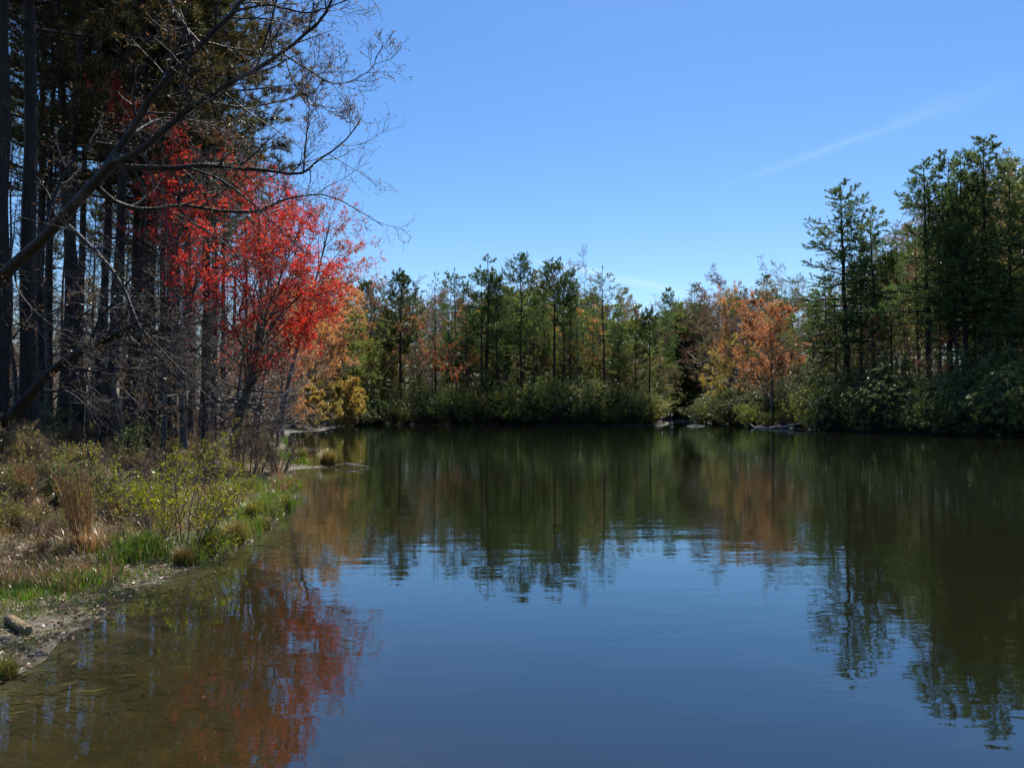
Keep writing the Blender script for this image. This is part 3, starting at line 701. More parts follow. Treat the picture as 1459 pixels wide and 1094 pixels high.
KN = {'Y': ('pine_tree', 'bushy young pine', P_YOUNG), 'W': ('pine_tree', 'mid height green pine', P_WHITE), 'D': ('pine_tree', 'dark green pine', P_DENSE),
      'B': ('bare_tree', 'bare grey brown tree', H_BARE), 'O': ('hardwood_tree', 'thin orange leafed tree', H_ORANGE), 'L': ('hardwood_tree', 'olive leafed tree', H_OLIVE),
      'P': ('bare_tree', 'bare purplish brown tree', H_PURPLE), 'G': ('hardwood_tree', 'small golden tree', H_GOLD)}
def filler(px, code, off, dy, front=False):
    nm, look, protos = KN[code]
    a = min(ANCH, key=lambda q: abs(q[0] - px))
    tier = 'close behind the shrubs' if off < 14 else 'deep in the woods'
    lab = f'{look} {tier} near {a[1]}'
    pr = protos[RN.integers(len(protos))]
    put_tree(nm, pr, px, skyline(px) + dy, shoreD(px) + off, lab, 'tree', f'{look}s {tier} near {a[1]}', 0.8 + 0.4 * RN.random())
def codes(px):
    if px < 680: return 'YWBBOOLPDW'
    if px < 948: return 'YYYWWYLBDYBW'
    if px < 1010: return 'DBPWBPWB'
    if px < 1180: return 'LPBYBBWPDB'
    return 'YWBBLBPWBLP'
px = 508.0
while px < 1620:
    right = px > 1150
    for off0, off1, d0, d1 in ((10, 17, 25, 95), (15, 28, 6, 48), (28, 50, -4, 26)):
        if RN.random() < (0.7 if off0 == 10 else 0.97):
            filler(px + RN.uniform(-5, 5), random.choice(('OLBLOYPL' if px < 700 else ('LBLYPLWO' if px < 1000 else 'LBLYPLWB')) if off0 == 10 else codes(px)), RN.uniform(off0, off1), RN.uniform(d0, d1) * (1.3 if right else 1.0))
    px += 12.5 if px < 1150 else 15
px = 506.0
while px < 1640:
    sc_ = shoreD(px)
    for lo, hi in ((5, 12), (14, 24), (28, 48)):
        off = RN.uniform(lo, hi); D = sc_ + off; qx = px + RN.uniform(-6, 6); x, y, z = gpos(qx, D)
        if shore_dist(x, y)[0] < 2: continue
        a = min(ANCH, key=lambda q: abs(q[0] - qx)); c_ = RN.random()
        if off < 8: c_ = c_ * .4 + .6
        if c_ < .4: nm, look, pr, Hh = 'rhododendron', 'inland rhododendron', R_DARK[RN.integers(3)], RN.uniform(4, 6.5)
        elif c_ < .6: nm, look, pr, Hh = 'pine_tree', 'pine sapling', P_YOUNG[RN.integers(2)], RN.uniform(5, 9)
        elif c_ < .85: nm, look, pr, Hh = 'hardwood_tree', 'olive brown sapling', H_OLIVE[RN.integers(2)], RN.uniform(5, 8)
        else: nm, look, pr, Hh = 'bare_tree', 'bare sapling', H_BARE[RN.integers(3)], RN.uniform(6, 10)
        q = Hh / pr[1]
        place(nm, pr[0], (x, y, z - .15), RN.random() * 6.28, (q * 1.4, q * 1.4, q), f'{look} among the trunks near {a[1]}', 'shrub' if nm[0] == 'r' else 'tree', f'{look}s among the trunks near {a[1]}')
    px += 11 if px < 1150 else 14
# woods seen deeper as one mass between the trunks are still single trees at the back
px = 505.0
while px < 1640:
    filler(px, random.choice('BPWDL'), RN.uniform(52, 80), RN.uniform(-4, 16)); px += 13

# shrubs on the waterline
def put_shrub(proto, x, y, s, label, group, kind='rhododendron', cat='shrub', dz=-0.12, wide=1.0):
    me, H = proto
    return place(kind, me, (x, y, h1(x, y) + dz), RN.random() * 6.28, (s * wide, s * wide, s), label, cat, group)
px = 512.0
while px < 1640:
    D = shore_edge(px)
    if not (935 < px < 1018):
        yel = RN.random() < (0.75 if 980 < px < 1260 else 0.6)
        pr = (R_YEL if yel else R_DARK)[RN.integers(2)]
        a = min(ANCH, key=lambda q: abs(q[0] - px))
        look = 'yellow green rhododendron' if yel else 'dark glossy rhododendron'
        s = RN.choice([.7, 1.0, 1.3, 1.7, 2.0]) * RN.uniform(.9, 1.1) * np.interp(px, [1000, 1060, 1150, 1240, 1400], [1, .95, 1.0, .85, .8])
        x = (px - 729.5) / F * D
        put_shrub(pr, x, D + RN.uniform(0, .8), (s if yel else s), f'{look} over the waterline below {a[1]}', f'{look}s on the waterline below {a[1]}')
        if RN.random() < 0.75:
            x2 = (px + 8 - 729.5) / F * (D + 5)
            put_shrub(R_DARK[RN.integers(3)], x2, D + 5, s * 1.25, f'dark rhododendron in the second row below {a[1]}', f'dark rhododendrons in the second row below {a[1]}')
    px += 17 if px < 1060 else 22
for (px, D, s, lab) in ((924, 123.5, 1.5, 'largest yellow green rhododendron at the tip of the wooded point'), (893, 123, 1.0, 'yellow green rhododendron one bush left of the point tip'),
                        (1033, 134, 1.25, 'bright yellow green rhododendron under the yellow tree at the inlet'), (1045, 124, 1.3, 'rhododendron between inlet and fallen grey log'),
                        (1155, 99.5, 1.3, 'lighter green rhododendron just right of the fallen grey log'), (1205, 91, 1.25, 'green rhododendron on the right bank below the bare dead branches')):
    put_shrub(R_YEL[RN.integers(2)], (px - 729.5) / F * D, D, s, lab, None)
for i in range(26):
    px = 946 + (i % 13) * 5.2; D = RN.uniform(190, 205) if i < 13 else RN.uniform(208, 240)
    nm, look, prs = KN['WDYDB'[i % 5]]
    put_tree(nm, prs[RN.integers(len(prs))], px, RN.uniform(438, 480) if i < 13 else RN.uniform(432, 455), D, f'{look} in the dark back of the right inlet', 'tree', f'{look}s in the dark back of the right inlet', 1.3)
for (px, D, s) in ((955, 192, 1.6), (965, 193, 1.7), (985, 194, 1.7), (975, 193, 1.8), (992, 192, 1.6), (1006, 186, 1.5), (1000, 165, 1.4), (520, 172, 1.6), (532, 150, 1.3), (508, 176, 1.5)):
    put_shrub(R_DARK[0], (px - 729.5) / F * D, D, s, 'dark shadowed shrub at the back of the ' + ('right inlet' if px > 700 else 'left cove'), 'dark shrubs at the back of the ' + ('right inlet' if px > 700 else 'left cove'))


# ------------------------------------------------------------------ left bank
def gpix(px, py):
    d = ray(px, py); D = 3.0
    while D < 160:
        x, z = d.x / d.y * D, CAMZ + d.z / d.y * D
        if z <= max(0.0, h1(x, D)): break
        D += 0.12 if D < 30 else 0.5
    return x, D

# loblolly pines of the left wood
L_PINE = [make_pine(400 + i, H=27, cb=[.44, .5, .4, .47][i], spread=[4.6, 4.2, 5.0, 4.4][i], whorls=19, per=6, needle=NEEDLE_LOB, r0=0.27, shape='column', tuft=9, sec=8, tl=.26, tw=.03, gap=.08, dead=34, tk=4, sides=14) for i in range(4)]
L_EDGE = make_pine(420, H=27, cb=.36, spread=5.9, whorls=24, per=6, needle=NEEDLE_LOB, r0=0.19, shape='column', tuft=10, sec=11, tl=.3, tw=.032, gap=.03, dead=20, tk=4, sides=12)
L_TALL = [make_pine(410 + i, H=27, cb=.66, spread=3.8, whorls=12, per=5, needle=NEEDLE_DARK, r0=0.2, shape='round', tuft=7, sec=7, tl=.26, tw=.035, gap=.1, dead=30, tk=4, sides=12) for i in range(2)]
LEFT_PINES = [  # px at base, depth, prototype, scale, lean (x), label
 (-28, 17, L_PINE[0], 1.0, .01, 'pine trunk half cut by the left edge of the photo'),
 (-4, 19.5, L_PINE[1], 1.0, .02, 'thick dark pine trunk at the left edge, left of the big textured pine'),
 (44, 20, L_PINE[2], 1.0, .035, 'big textured pine trunk crossed by the leaning bare limb'),
 (87, 24, L_TALL[0], 1.0, .06, 'leaning pine trunk just right of the big textured pine'),
 (119, 26, L_PINE[3], .95, .07, 'strongly leaning pine, second trunk right of the big textured pine'),
 (145, 34, L_TALL[1], 1.0, .0, 'straight trunk between the two leaning pines and the middle trunks'),
 (162, 28, L_TALL[0], .85, .03, 'slim trunk third from the big textured pine'),
 (182, 31, L_PINE[0], .85, .03, 'middle trunk of the left wood left of the white flecked branch'),
 (206, 38, L_TALL[1], .95, .02, 'trunk behind the white flecked bare branch'),
 (228, 33, L_PINE[1], .8, .01, 'slender trunk halfway between big textured pine and red maple'),
 (262, 36, L_TALL[0], .8, .0, 'thin dark trunk left of the crowned shoreline pine'),
 (290, 33.5, L_EDGE, 1.05, .02, 'dark trunked pine whose big crown stands against the sky above the red maple'),
 (318, 50, L_PINE[3], .85, .0, 'pine seen through the branches left of the red maple trunk'),
 (62, 29, L_EDGE, .9, .0, 'dark crowned pine behind the big textured pine'),
 (205, 42, L_EDGE, .95, .0, 'dark crowned pine deep behind the white flecked bare branch'),
 (240, 30, L_EDGE, .95, .0, 'pine behind the leaning limb whose crown fills the top of the photo'),
 (150, 25, L_EDGE, .95, -.02, 'dark crowned pine behind the leaning pines near the top left'),
]
for (px, D, pr, sc, ln, lab) in LEFT_PINES:
    x, y, z = gpos(px, D)
    place('pine_tree', pr[0], (x, y, z - .15), RN.random() * 6.28, (sc * (.8 if pr is not L_EDGE else 1.0), sc * (.8 if pr is not L_EDGE else 1.0), sc), lab, 'tree', None, (0, ln))
for i, (px, D) in enumerate([(28, 44), (60, 36), (72, 58), (104, 48), (132, 66), (152, 52), (176, 72), (196, 55), (244, 60), (15, 62), (-15, 50), (276, 75), (352, 64), (375, 78), (300, 62), (-60, 30), (-90, 22), (-120, 38), (68, 27), (98, 30), (110, 37), (137, 29), (190, 27), (214, 30), (250, 31), (272, 40), (306, 44), (235, 52), (325, 72), (50, 72), (85, 70),
                             (385, 95), (410, 100), (335, 85), (225, 88), (120, 90), (60, 95)]):
    x, y, z = gpos(px, D)
    pr = [L_TALL[0], L_TALL[1], L_PINE[1]][i % 3]
    near = min(LEFT_PINES, key=lambda q: abs(q[0] - px))[5]
    k = 'left part' if px < 90 else ('middle part' if px < 230 else 'right part')
    place('pine_tree', pr[0], (x, y, z - .15), RN.random() * 6.28, (lambda q: (q * .75, q * .75, q))(RN.uniform(.72, .92) if D > 80 else RN.uniform(.8, 1.0)), f'slim pine deep in the {k} of the left wood', 'tree', f'slim pines deep in the {k} of the left wood', (0, RN.uniform(-.03, .04)))

for i in range(46):
    px = 372 + (i % 23) * 6.4 + RN.uniform(-3, 3); D = RN.uniform(126, 150) if i < 23 else RN.uniform(150, 185)
    x, y, z = gpos(px, D)
    if shore_dist(x, y)[0] < 1.5: continue
    cd = random.choice('WDYLOBW'); nm, look, prs = KN[cd]
    put_tree(nm, prs[RN.integers(len(prs))], px, RN.uniform(415, 470), D, f'{look} behind the orange trees of the left shore', 'tree', f'{look}s behind the left shore orange trees', 1.1)
    pr = R_DARK[RN.integers(3)]; q = RN.uniform(4, 6) / pr[1]
    place('rhododendron', pr[0], (x + 3, y - 3, h1(x + 3, y - 3) - .2), RN.random() * 6, q, 'dark rhododendron under the woods behind the orange trees', 'shrub', 'dark rhododendrons behind the left shore orange trees')
# bare understory and brown woods behind
U_BARE = [make_hardwood(500 + i, H=8, cb=.12, spread=.55, limbs=13, bark=[BARK_GREY, BARK_DARK, BARK_RED][i], leaf=None, r0=.09, per=(6, 5, 4), up=.02, ang=62, twr=.006, wob=.2) for i in range(3)]
U_BROWN = [make_hardwood(510 + i, H=12, cb=.15, leaf=[LEAF_TAN, LEAF_OLIVE][i], lsize=.1, lcount=1, per=(6, 5, 4), bark=BARK_TWIG, twr=.01) for i in range(2)]
for (px, D, H, lab) in ((232, 24, 7.5, 'bare twiggy understory tree beside the halfway slender trunk'), (170, 22, 6, 'bare twiggy understory tree in front of the middle trunks'),
                        (330, 30, 7, 'bare twiggy understory tree behind the red maple trunk'), (70, 25, 7, 'bare twiggy understory tree behind the big textured pine'),
                        (290, 26, 6.5, 'bare grey twigged small tree left of the red maple trunk'), (365, 36, 6.5, 'bare grey twigged small tree right of the red maple trunk'),
                        (395, 46, 6.5, 'low bare tree by the shore under the red crown'), (20, 26, 8, 'bare twiggy understory tree at the left edge'), (130, 34, 8, 'bare twiggy tree between the leaning pines'),
                        (255, 44, 8, 'bare twiggy tree behind the thin dark trunk'), (200, 46, 9, 'bare twiggy tree far behind the white flecked branch')):
    x, y, z = gpos(px, D); m_ = U_BARE[RN.integers(3)]
    place('bare_tree', m_[0], (x, y, z), RN.random() * 6.28, (H / 8 * 1.1, H / 8 * 1.1, H / 8), lab, 'tree')
for i in range(46):
    px = -60 + i * 10.5 + RN.uniform(-4, 4); D = RN.uniform(58, 105); ty = RN.uniform(395, 470)
    if px > 330: D = RN.uniform(85, 118); ty = RN.uniform(430, 480)
    pr = random.choice(U_BROWN + U_BROWN + [H_BARE[0], H_OLIVE[0]])
    k = 'behind the big textured pine' if px < 90 else ('behind the middle trunks' if px < 240 else 'behind the red maple')
    put_tree('hardwood_tree', pr, px, ty, D, f'brown twiggy young tree far back {k}', 'tree', f'brown twiggy young trees far back {k}', 1.1)
    if i % 2 == 0:
        put_tree('hardwood_tree', random.choice(U_BROWN), px + 5, 470 + RN.uniform(0, 50), RN.uniform(46, 60), f'brown sapling among the trunks {k}', 'tree', f'brown saplings among the trunks {k}', 1.3)
for i in range(16):
    put_tree('hardwood_tree', random.choice(U_BROWN), -420 + i * 24, RN.uniform(300, 420), RN.uniform(40, 80), 'brown twiggy tree beyond the left edge of the photo', 'tree', 'trees beyond the left edge')

# ---- trees whose limbs follow the photograph
def px_curve(pts, n=16, jit=0.0, rng=RN):
    """pts: (px, py, depth) guide points, resampled smoothly"""
    Q = np.array([unproj(*p) for p in pts])
    t = np.linspace(0, len(Q) - 1, n)
    i = np.clip(t.astype(int), 0, len(Q) - 2); f = (t - i)[:, None]
    p0, p1, p2, p3 = Q[np.maximum(i - 1, 0)], Q[i], Q[i + 1], Q[np.minimum(i + 2, len(Q) - 1)]
    C = 0.5 * (2 * p1 + (p2 - p0) * f + (2 * p0 - 5 * p1 + 4 * p2 - p3) * f ** 2 + (3 * p1 - p0 - 3 * p2 + p3) * f ** 3)
    return C + rng.normal(0, jit, C.shape) * np.linspace(0, 1, n)[:, None] if jit else C
def rad(r0, r1, n=16): return r0 + (r1 - r0) * np.linspace(0, 1, n) ** 0.8
def bez(a, b, sag, n=9, rng=RN):
    t = np.linspace(0, 1, n)[:, None]; m_ = (a + b) / 2 + np.array([0, 0, sag]) + rng.normal(0, .25, 3)
    return (1 - t) ** 2 * a + 2 * t * (1 - t) * m_ + t ** 2 * b + rng.normal(0, .05, (n, 3)) * np.sin(t * 3.14)

def guided_tree(kind, guide, r0, targets, bare, leaf, label, lsize=.06, dens=None, per=(9, 7, 5), lc=3, bark=BARK_RED, seed=1, t0=.25, tw=.005, L1=.4):
    rng = np.random.default_rng(seed)
    TP = px_curve(guide, 18); base = TP[0].copy(); TR = rad(r0, .03, 18); TR[0] *= 1.25
    t = MB(); c = MB(); tubes(t, TP - base, TR, 10, 0, .03, rng)
    def spawn(tg, leafy):
        B, R = [], []
        for (px, py, D) in tg:
            e = unproj(px, py, D); dz = np.linalg.norm(TP - e, axis=1); z_ok = TP[:, 2] < e[2] + .6
            k = int(np.argmin(np.where(z_ok, dz, 1e9)) * rng.uniform(.55, .9)); k = max(4, k)
            P = bez(TP[k], e, 0.35 if leafy else -.25, 9, rng); B.append(P - base)
            R.append(rad(min(TR[k] * .6, .05), .01, 9))
        B, R = np.array(B), np.array(R)
        tubes(c, B, R, 6, 0)
        B2, R2 = kids(rng, B, R, per[0], t0, 1, 42, 12, L1, 5, .14, .03, .55, .008, lt=.45); tubes(c, B2, R2, 4, 0)
        B3, R3 = kids(rng, B2, R2, per[1], .15, 1, 42, 12, .5, 4, .15, .03, .6, tw, lt=.4); tubes(c, B3, R3, 3, 0)
        B4, R4 = kids(rng, B3, R3, per[2], .15, 1, 40, 12, .5, 3, .15, .03, .7, tw * .8, lt=.3); tubes(c, B4, R4, 3, 0)
        if leafy:
            p, d = pts_on(rng, B4, R4, lc, .2, 1)
            if dens is not None:
                k = rng.random(len(p)) < dens(p + base); p, d = p[k], d[k]
            leaves(c, rng, p, norm(d + np.array([0, 0, -.2])), 3, lsize, lsize * .7, .9, .5)
    if targets: spawn(targets, True)
    if bare: spawn(bare, False)
    e = place(kind, [('trunk', t.mesh('trunk', [bark])), ('crown', c.mesh('crown', [bark, leaf or LEAF_TAN]))], tuple(base), 0, 1.0, label, 'tree')
    return e
def proj_px(p):
    return 729.5 + F * p[:, 0] / p[:, 1]
def maple_dens(p):
    px = proj_px(p); py = 588 - F * (p[:, 2] - CAMZ) / p[:, 1]
    n = fbm(p[:, 0] * 1.0 + p[:, 1], p[:, 2], 0.55, 5)
    return np.maximum(np.clip((px - 150) / 220, .3, 1), np.clip((330 - py) / 120, 0, .75)) * np.clip((n - .42) * 7, .02, 1) * np.clip((py - np.interp(px, [150, 170, 330, 420, 480], [60, 95, 185, 245, 330])) / 45, 0, 1) * np.clip((545 - py) / 60, 0, 1)
guided_tree('maple_tree', [(332, 636, 27), (343, 590, 27), (356, 545, 27), (368, 480, 27), (372, 400, 27.5), (362, 320, 28), (345, 250, 28)], .19,
            [(478, 428, 25.5), (462, 375, 26), (455, 330, 27), (432, 275, 28.5), (395, 240, 27), (345, 215, 28), (290, 235, 26), (390, 300, 25), (330, 290, 29),
             (270, 320, 25), (300, 400, 24), (350, 450, 24), (400, 500, 25), (440, 470, 26), (465, 400, 24), (410, 360, 23), (340, 350, 23), (420, 420, 29), (380, 520, 27), (455, 440, 27.5), (430, 320, 24.5), (430, 390, 25)],
            [(235, 560, 25), (420, 575, 26), (400, 600, 25.5), (300, 520, 24), (250, 480, 26), (440, 560, 28), (280, 590, 23)], LEAF_RED,
            'bright red leafed maple leaning over the left bank', dens=maple_dens, seed=7, lc=3)
guided_tree('maple_tree', [(262, 640, 24), (258, 560, 24), (250, 450, 24), (236, 340, 24), (212, 240, 24.3), (180, 160, 24.6)], .1,
            [(160, 112, 24.5), (152, 140, 24), (176, 130, 25), (200, 150, 23.5), (255, 195, 24.5), (300, 215, 24), (190, 170, 24), (235, 200, 23.5), (170, 230, 23.5), (220, 270, 23), (150, 190, 25), (265, 240, 24), (205, 330, 23.5), (290, 290, 24), (255, 380, 23), (310, 330, 23), (240, 300, 25), (300, 250, 25)],
            [(200, 520, 23), (180, 440, 23), (300, 470, 23), (150, 380, 24)], LEAF_RED,
            'taller thinner red leafed maple behind the bare limbs, left of the bright one', dens=maple_dens, seed=9, lc=3, per=(8, 6, 4))
guided_tree('maple_tree', [(300, 622, 34), (305, 540, 34), (300, 450, 34), (290, 360, 34)], .1,
            [(250, 440, 34), (230, 380, 33), (350, 400, 33), (400, 440, 33.5), (270, 300, 34), (330, 500, 33), (240, 500, 34), (380, 350, 34), (330, 270, 35), (200, 420, 34)],
            [(260, 560, 33), (350, 570, 33)], LEAF_RED, 'small red leafed maple standing behind the trunk of the bright one', dens=maple_dens, seed=10, lc=1, per=(8, 6, 4))
guided_tree('hardwood_tree', [(398, 612, 45), (412, 540, 45), (436, 450, 45.5), (455, 380, 46), (470, 320, 46)], .16,
            [(530, 392, 45), (525, 345, 46), (508, 305, 46), (478, 280, 47), (495, 350, 44), (520, 372, 44), (450, 300, 47), (460, 400, 45), (500, 400, 46)],
            [], LEAF_PINK, 'sparse pinkish orange tree reaching over the water beyond the red maple', lsize=.09, seed=12, lc=1, per=(8, 6, 4))
for (px, ty, D, pr, w, lab) in ((388, 452, 58, H_ORFULL[0], 1.1, 'orange tree behind the red maple crown, nearest of the shore orange trees'), (440, 415, 101, H_ORFULL[0], 1.0, 'tall orange tree in the middle of the left shore orange trees'),
                                (478, 402, 118, H_ORANGE[0], 1.15, 'red orange tree at the far end of the left shore orange trees'), (395, 480, 72, H_ORFULL[0], 1.1, 'lower orange leafed tree at the foot of the shore orange trees'),
                                (402, 520, 64, H_ORANGE[1], 1.5, 'low orange tinted tree over the mossy spit'), (418, 430, 88, H_ORANGE[1], 1.0, 'orange brown tree right behind the red maple branches'),
                                (468, 440, 110, H_ORFULL[0], 1.1, 'orange tree just above the yellow willow like bush'), (452, 470, 97, H_ORANGE[0], 1.3, 'orange brown tree leaning over the yellow orange bush')):
    put_tree('hardwood_tree', pr, px, ty, D, lab, 'tree', None, w * 1.1)
rng = np.random.default_rng(44)
wl = make_hardwood(520, H=6.5, cb=.03, spread=.5, limbs=12, bark=BARK_TWIG, leaf=LEAF_GOLD, r0=.08, lsize=.14, lcount=3, per=(7, 6, 4), up=.06, ang=50, multi=7)
for (px, D, s, lab) in ((480, 112, 1.0, 'rounded yellow willow like bush at the end of the left shore'), (458, 102, .9, 'yellow orange bush left of the rounded yellow bush'), (494, 119, .8, 'smaller yellow bush touching the water at the left cove mouth'), (432, 88, .7, 'orange yellow bush behind the mossy spit')):
    x, y, z = gpos(px, D); place('willow_bush', [('stem', wl[0][0][1]), ('foliage', wl[0][1][1])], (x, y, z), RN.random() * 6, (s * 1.1, s * 1.1, s), lab, 'bush')

# foreground leaning bare tree
def leaning_tree():
    rng = np.random.default_rng(77)
    tr = px_curve([(-75, 660, 14.5), (-50, 520, 14.2), (-20, 425, 13.8), (20, 378, 13.4), (60, 342, 13.0), (100, 298, 12.6), (140, 255, 12.3), (170, 222, 12)], 26)
    base = tr[0].copy(); base[2] = h1(base[0], base[1]); tr[0] = base
    limbs = [  # guide points, start radius, end radius
     ([(150, 240, 12.2), (185, 190, 12.0), (215, 140, 11.8), (245, 105, 11.7), (290, 60, 11.6), (330, 20, 11.5), (365, -30, 11.4), (400, -110, 11.3)], .066, .026),
     ([(160, 232, 12), (200, 215, 11.8), (240, 180, 11.6), (272, 155, 11.5), (310, 130, 11.3), (355, 105, 11.2), (400, 75, 11.1), (440, 45, 11), (470, 5, 10.9), (480, -50, 10.9)], .058, .014),
     ([(180, 238, 12), (240, 240, 12), (290, 236, 12), (340, 240, 12.1), (385, 244, 12.1), (432, 246, 12.2), (458, 225, 12.2), (485, 208, 12.2), (516, 168, 12.3)], .05, .008),
     ([(140, 268, 12.4), (168, 290, 12.7), (212, 299, 13), (262, 292, 13.3), (320, 302, 13.5), (368, 300, 13.6), (402, 286, 13.7), (432, 279, 13.8), (475, 280, 13.9), (545, 322, 14)], .05, .007),
     ([(262, 238, 12), (300, 250, 11.8), (335, 270, 11.7), (372, 302, 11.5), (405, 332, 11.4), (440, 362, 11.3)], .024, .006),
     ([(98, 322, 12.6), (130, 352, 12.3), (160, 385, 12), (182, 422, 11.8), (196, 458, 11.6), (215, 482, 11.4), (245, 515, 11.2), (290, 560, 11), (330, 600, 10.9)], .038, .006),
     ([(355, 105, 11.2), (372, 78, 11.5), (386, 38, 11.8), (393, 0, 12), (402, -50, 12.2)], .03, .012),
     ([(330, 18, 11.5), (380, 8, 11.3), (432, 18, 11.2), (475, 8, 11.1), (535, -20, 11)], .02, .006),
     ([(432, 246, 12.2), (436, 200, 12.3), (440, 160, 12.4), (436, 110, 12.6), (460, 90, 12.7)], .013, .005),
     ([(400, 75, 11.1), (440, 100, 11.4), (480, 120, 11.7), (528, 100, 12), (545, 60, 12.1)], .016, .005),
     ([(405, 76, 11.1), (420, 120, 10.9), (455, 150, 10.8), (500, 175, 10.7)], .012, .005),
     ([(190, 190, 12), (230, 170, 12.6), (290, 175, 13), (330, 195, 13.3), (380, 240, 13.6)], .022, .006),
     ([(285, 62, 11.6), (250, 20, 11.9), (230, -30, 12.2)], .025, .01),
     ([(270, 315, 13.4), (318, 345, 13), (352, 385, 12.8), (372, 440, 12.6), (380, 500, 12.4)], .018, .005),
     ([(196, 458, 11.6), (215, 520, 11.4), (222, 570, 11.2), (215, 610, 11.1)], .016, .005),
     ([(60, 342, 13), (90, 250, 13.4), (150, 190, 13.8), (220, 170, 14)], .03, .008),
     ([(20, 378, 13.4), (30, 420, 12.8), (80, 470, 12.4), (140, 500, 12)], .02, .006),
    ]
    t = MB(); c = MB()
    tubes(t, tr - base, rad(.122, .075, 26), 14, 0, .03, rng)
    for i, (g, a, b) in enumerate(limbs):
        P = px_curve(g, 22, .012, rng) - base; R = rad(a, b, 22)
        tubes(c, P, R, 8, 0, .02, rng)
        Pk, Rk = P[None], R[None]
        B2, R2 = kids(rng, Pk, Rk, 15, .15, 1.0, 50, 14, .26, 7, .13, .03, .5, .0055, lt=.3)
        tubes(c, B2, R2, 5, 0)
        B3, R3 = kids(rng, B2, R2, 6, .2, 1.0, 45, 14, .5, 5, .16, .03, .6, .0038, lt=.4); tubes(c, B3, R3, 4, 0)
        B4, R4 = kids(rng, B3, R3, 3, .2, 1.0, 42, 14, .5, 4, .16, .05, .7, .003, lt=.3); tubes(c, B4, R4, 3, 0)
        e, d = B4[:, -1], norm(B4[:, -1] - B4[:, -2])
        leaves(c, rng, e, d, 2, .04, .014, .35, .15)
    e = bpy.data.objects.new('bare_tree', None); COL.objects.link(e); e.location = base
    obj('trunk', t.mesh('leaning_trunk', [BARK_LIMB]), e); obj('crown', c.mesh('bare_crown', [BARK_LIMB, LEAF_TAN]), e)
    tag(e, 'large bare tree leaning in from the left edge, its limbs reaching over the water', 'tree')
leaning_tree()
guided_tree('bare_tree', [(-35, 640, 17.5), (25, 582, 17), (75, 528, 16.6), (130, 492, 16.2), (185, 466, 15.9), (225, 440, 15.7)], .16,
            [], [(290, 400, 15.5), (300, 480, 15), (250, 520, 15), (200, 400, 16), (160, 540, 15.5), (330, 440, 15.3), (120, 420, 16.5), (230, 350, 16)], None,
            'low dark leaning trunk with bare branches behind the big textured pine', bark=BARK_LIMB, seed=21, per=(9, 6, 4))

# ---- bank plants
def scrub(seed, H, leaf, stems, lc, lsize, twr=.004, per=(5, 4, 0), bark=BARK_TWIG, ends=1.0):
    rng = np.random.default_rng(seed)
    s = MB(); c = MB()
    az = rng.random(stems) * 6.28; sp = rng.uniform(.15, .75, stems)
    b0 = np.stack([np.cos(az) * .1, np.sin(az) * .1, az * 0], 1)
    P = curves(rng, b0, np.stack([np.cos(az) * sp, np.sin(az) * sp, np.ones(stems)], 1), H * rng.uniform(.6, 1.1, stems), 7, .1, .03)
    R = np.full((stems, 1), .008 + H * .003) * (1 - .75 * np.linspace(0, 1, 7))[None]; tubes(s, P, R, 4, 0)
    B2, R2 = kids(rng, P, R, per[0] + 2, .25, 1, 40, 12, .5, 5, .15, .05, .6, twr); tubes(c, B2, R2, 3, 0)
    B3, R3 = kids(rng, B2, R2, per[1], .2, 1, 40, 12, .55, 4, .15, .05, .7, twr * .8); tubes(c, B3, R3, 3, 0)
    if leaf:
        p, d = pts_on(rng, B3, R3, lc, .1, 1)
        k = rng.random(len(p)) < ends; leaves(c, rng, p[k], norm(d[k]), 2, lsize, lsize * .6, .9, .4)
    return [('stem', s.mesh('scrub_stems', [bark])), ('foliage', c.mesh('scrub_foliage', [bark, leaf or LEAF_TAN]))], H
SC_LIME = [scrub(600, 1.2, LEAF_LIME, 11, 3, .035, ends=.8), scrub(601, 1.0, LEAF_LIME, 9, 2, .035)]
SC_BARE = [scrub(610, 1.0, LEAF_TAN, 12, 1, .02, ends=.5), scrub(611, .8, LEAF_OLIVE, 12, 1, .03, ends=.6), scrub(612, 1.1, LEAF_TAN, 10, 2, .03)]
SC_MIX = SC_BARE + [scrub(643, .75, LEAF_LIME, 11, 2, .032, ends=.7), scrub(644, .6, STRAW, 12, 2, .04)] + [scrub(640, .8, LEAF_OLIVE, 12, 3, .035), scrub(641, .7, LEAF_LIME, 8, 2, .03, ends=.6), scrub(642, .8, LEAF_OLIVE, 12, 2, .035)]
SC_ORN = [scrub(620, .9, LEAF_ORANGE, 8, 2, .03)]
SC_RH = [make_rhodo(630, H=1.0, W=.6, n=60, ll=.13, lw=.035), make_rhodo(631, H=1.5, W=.7, n=80, ll=.13, lw=.035)]

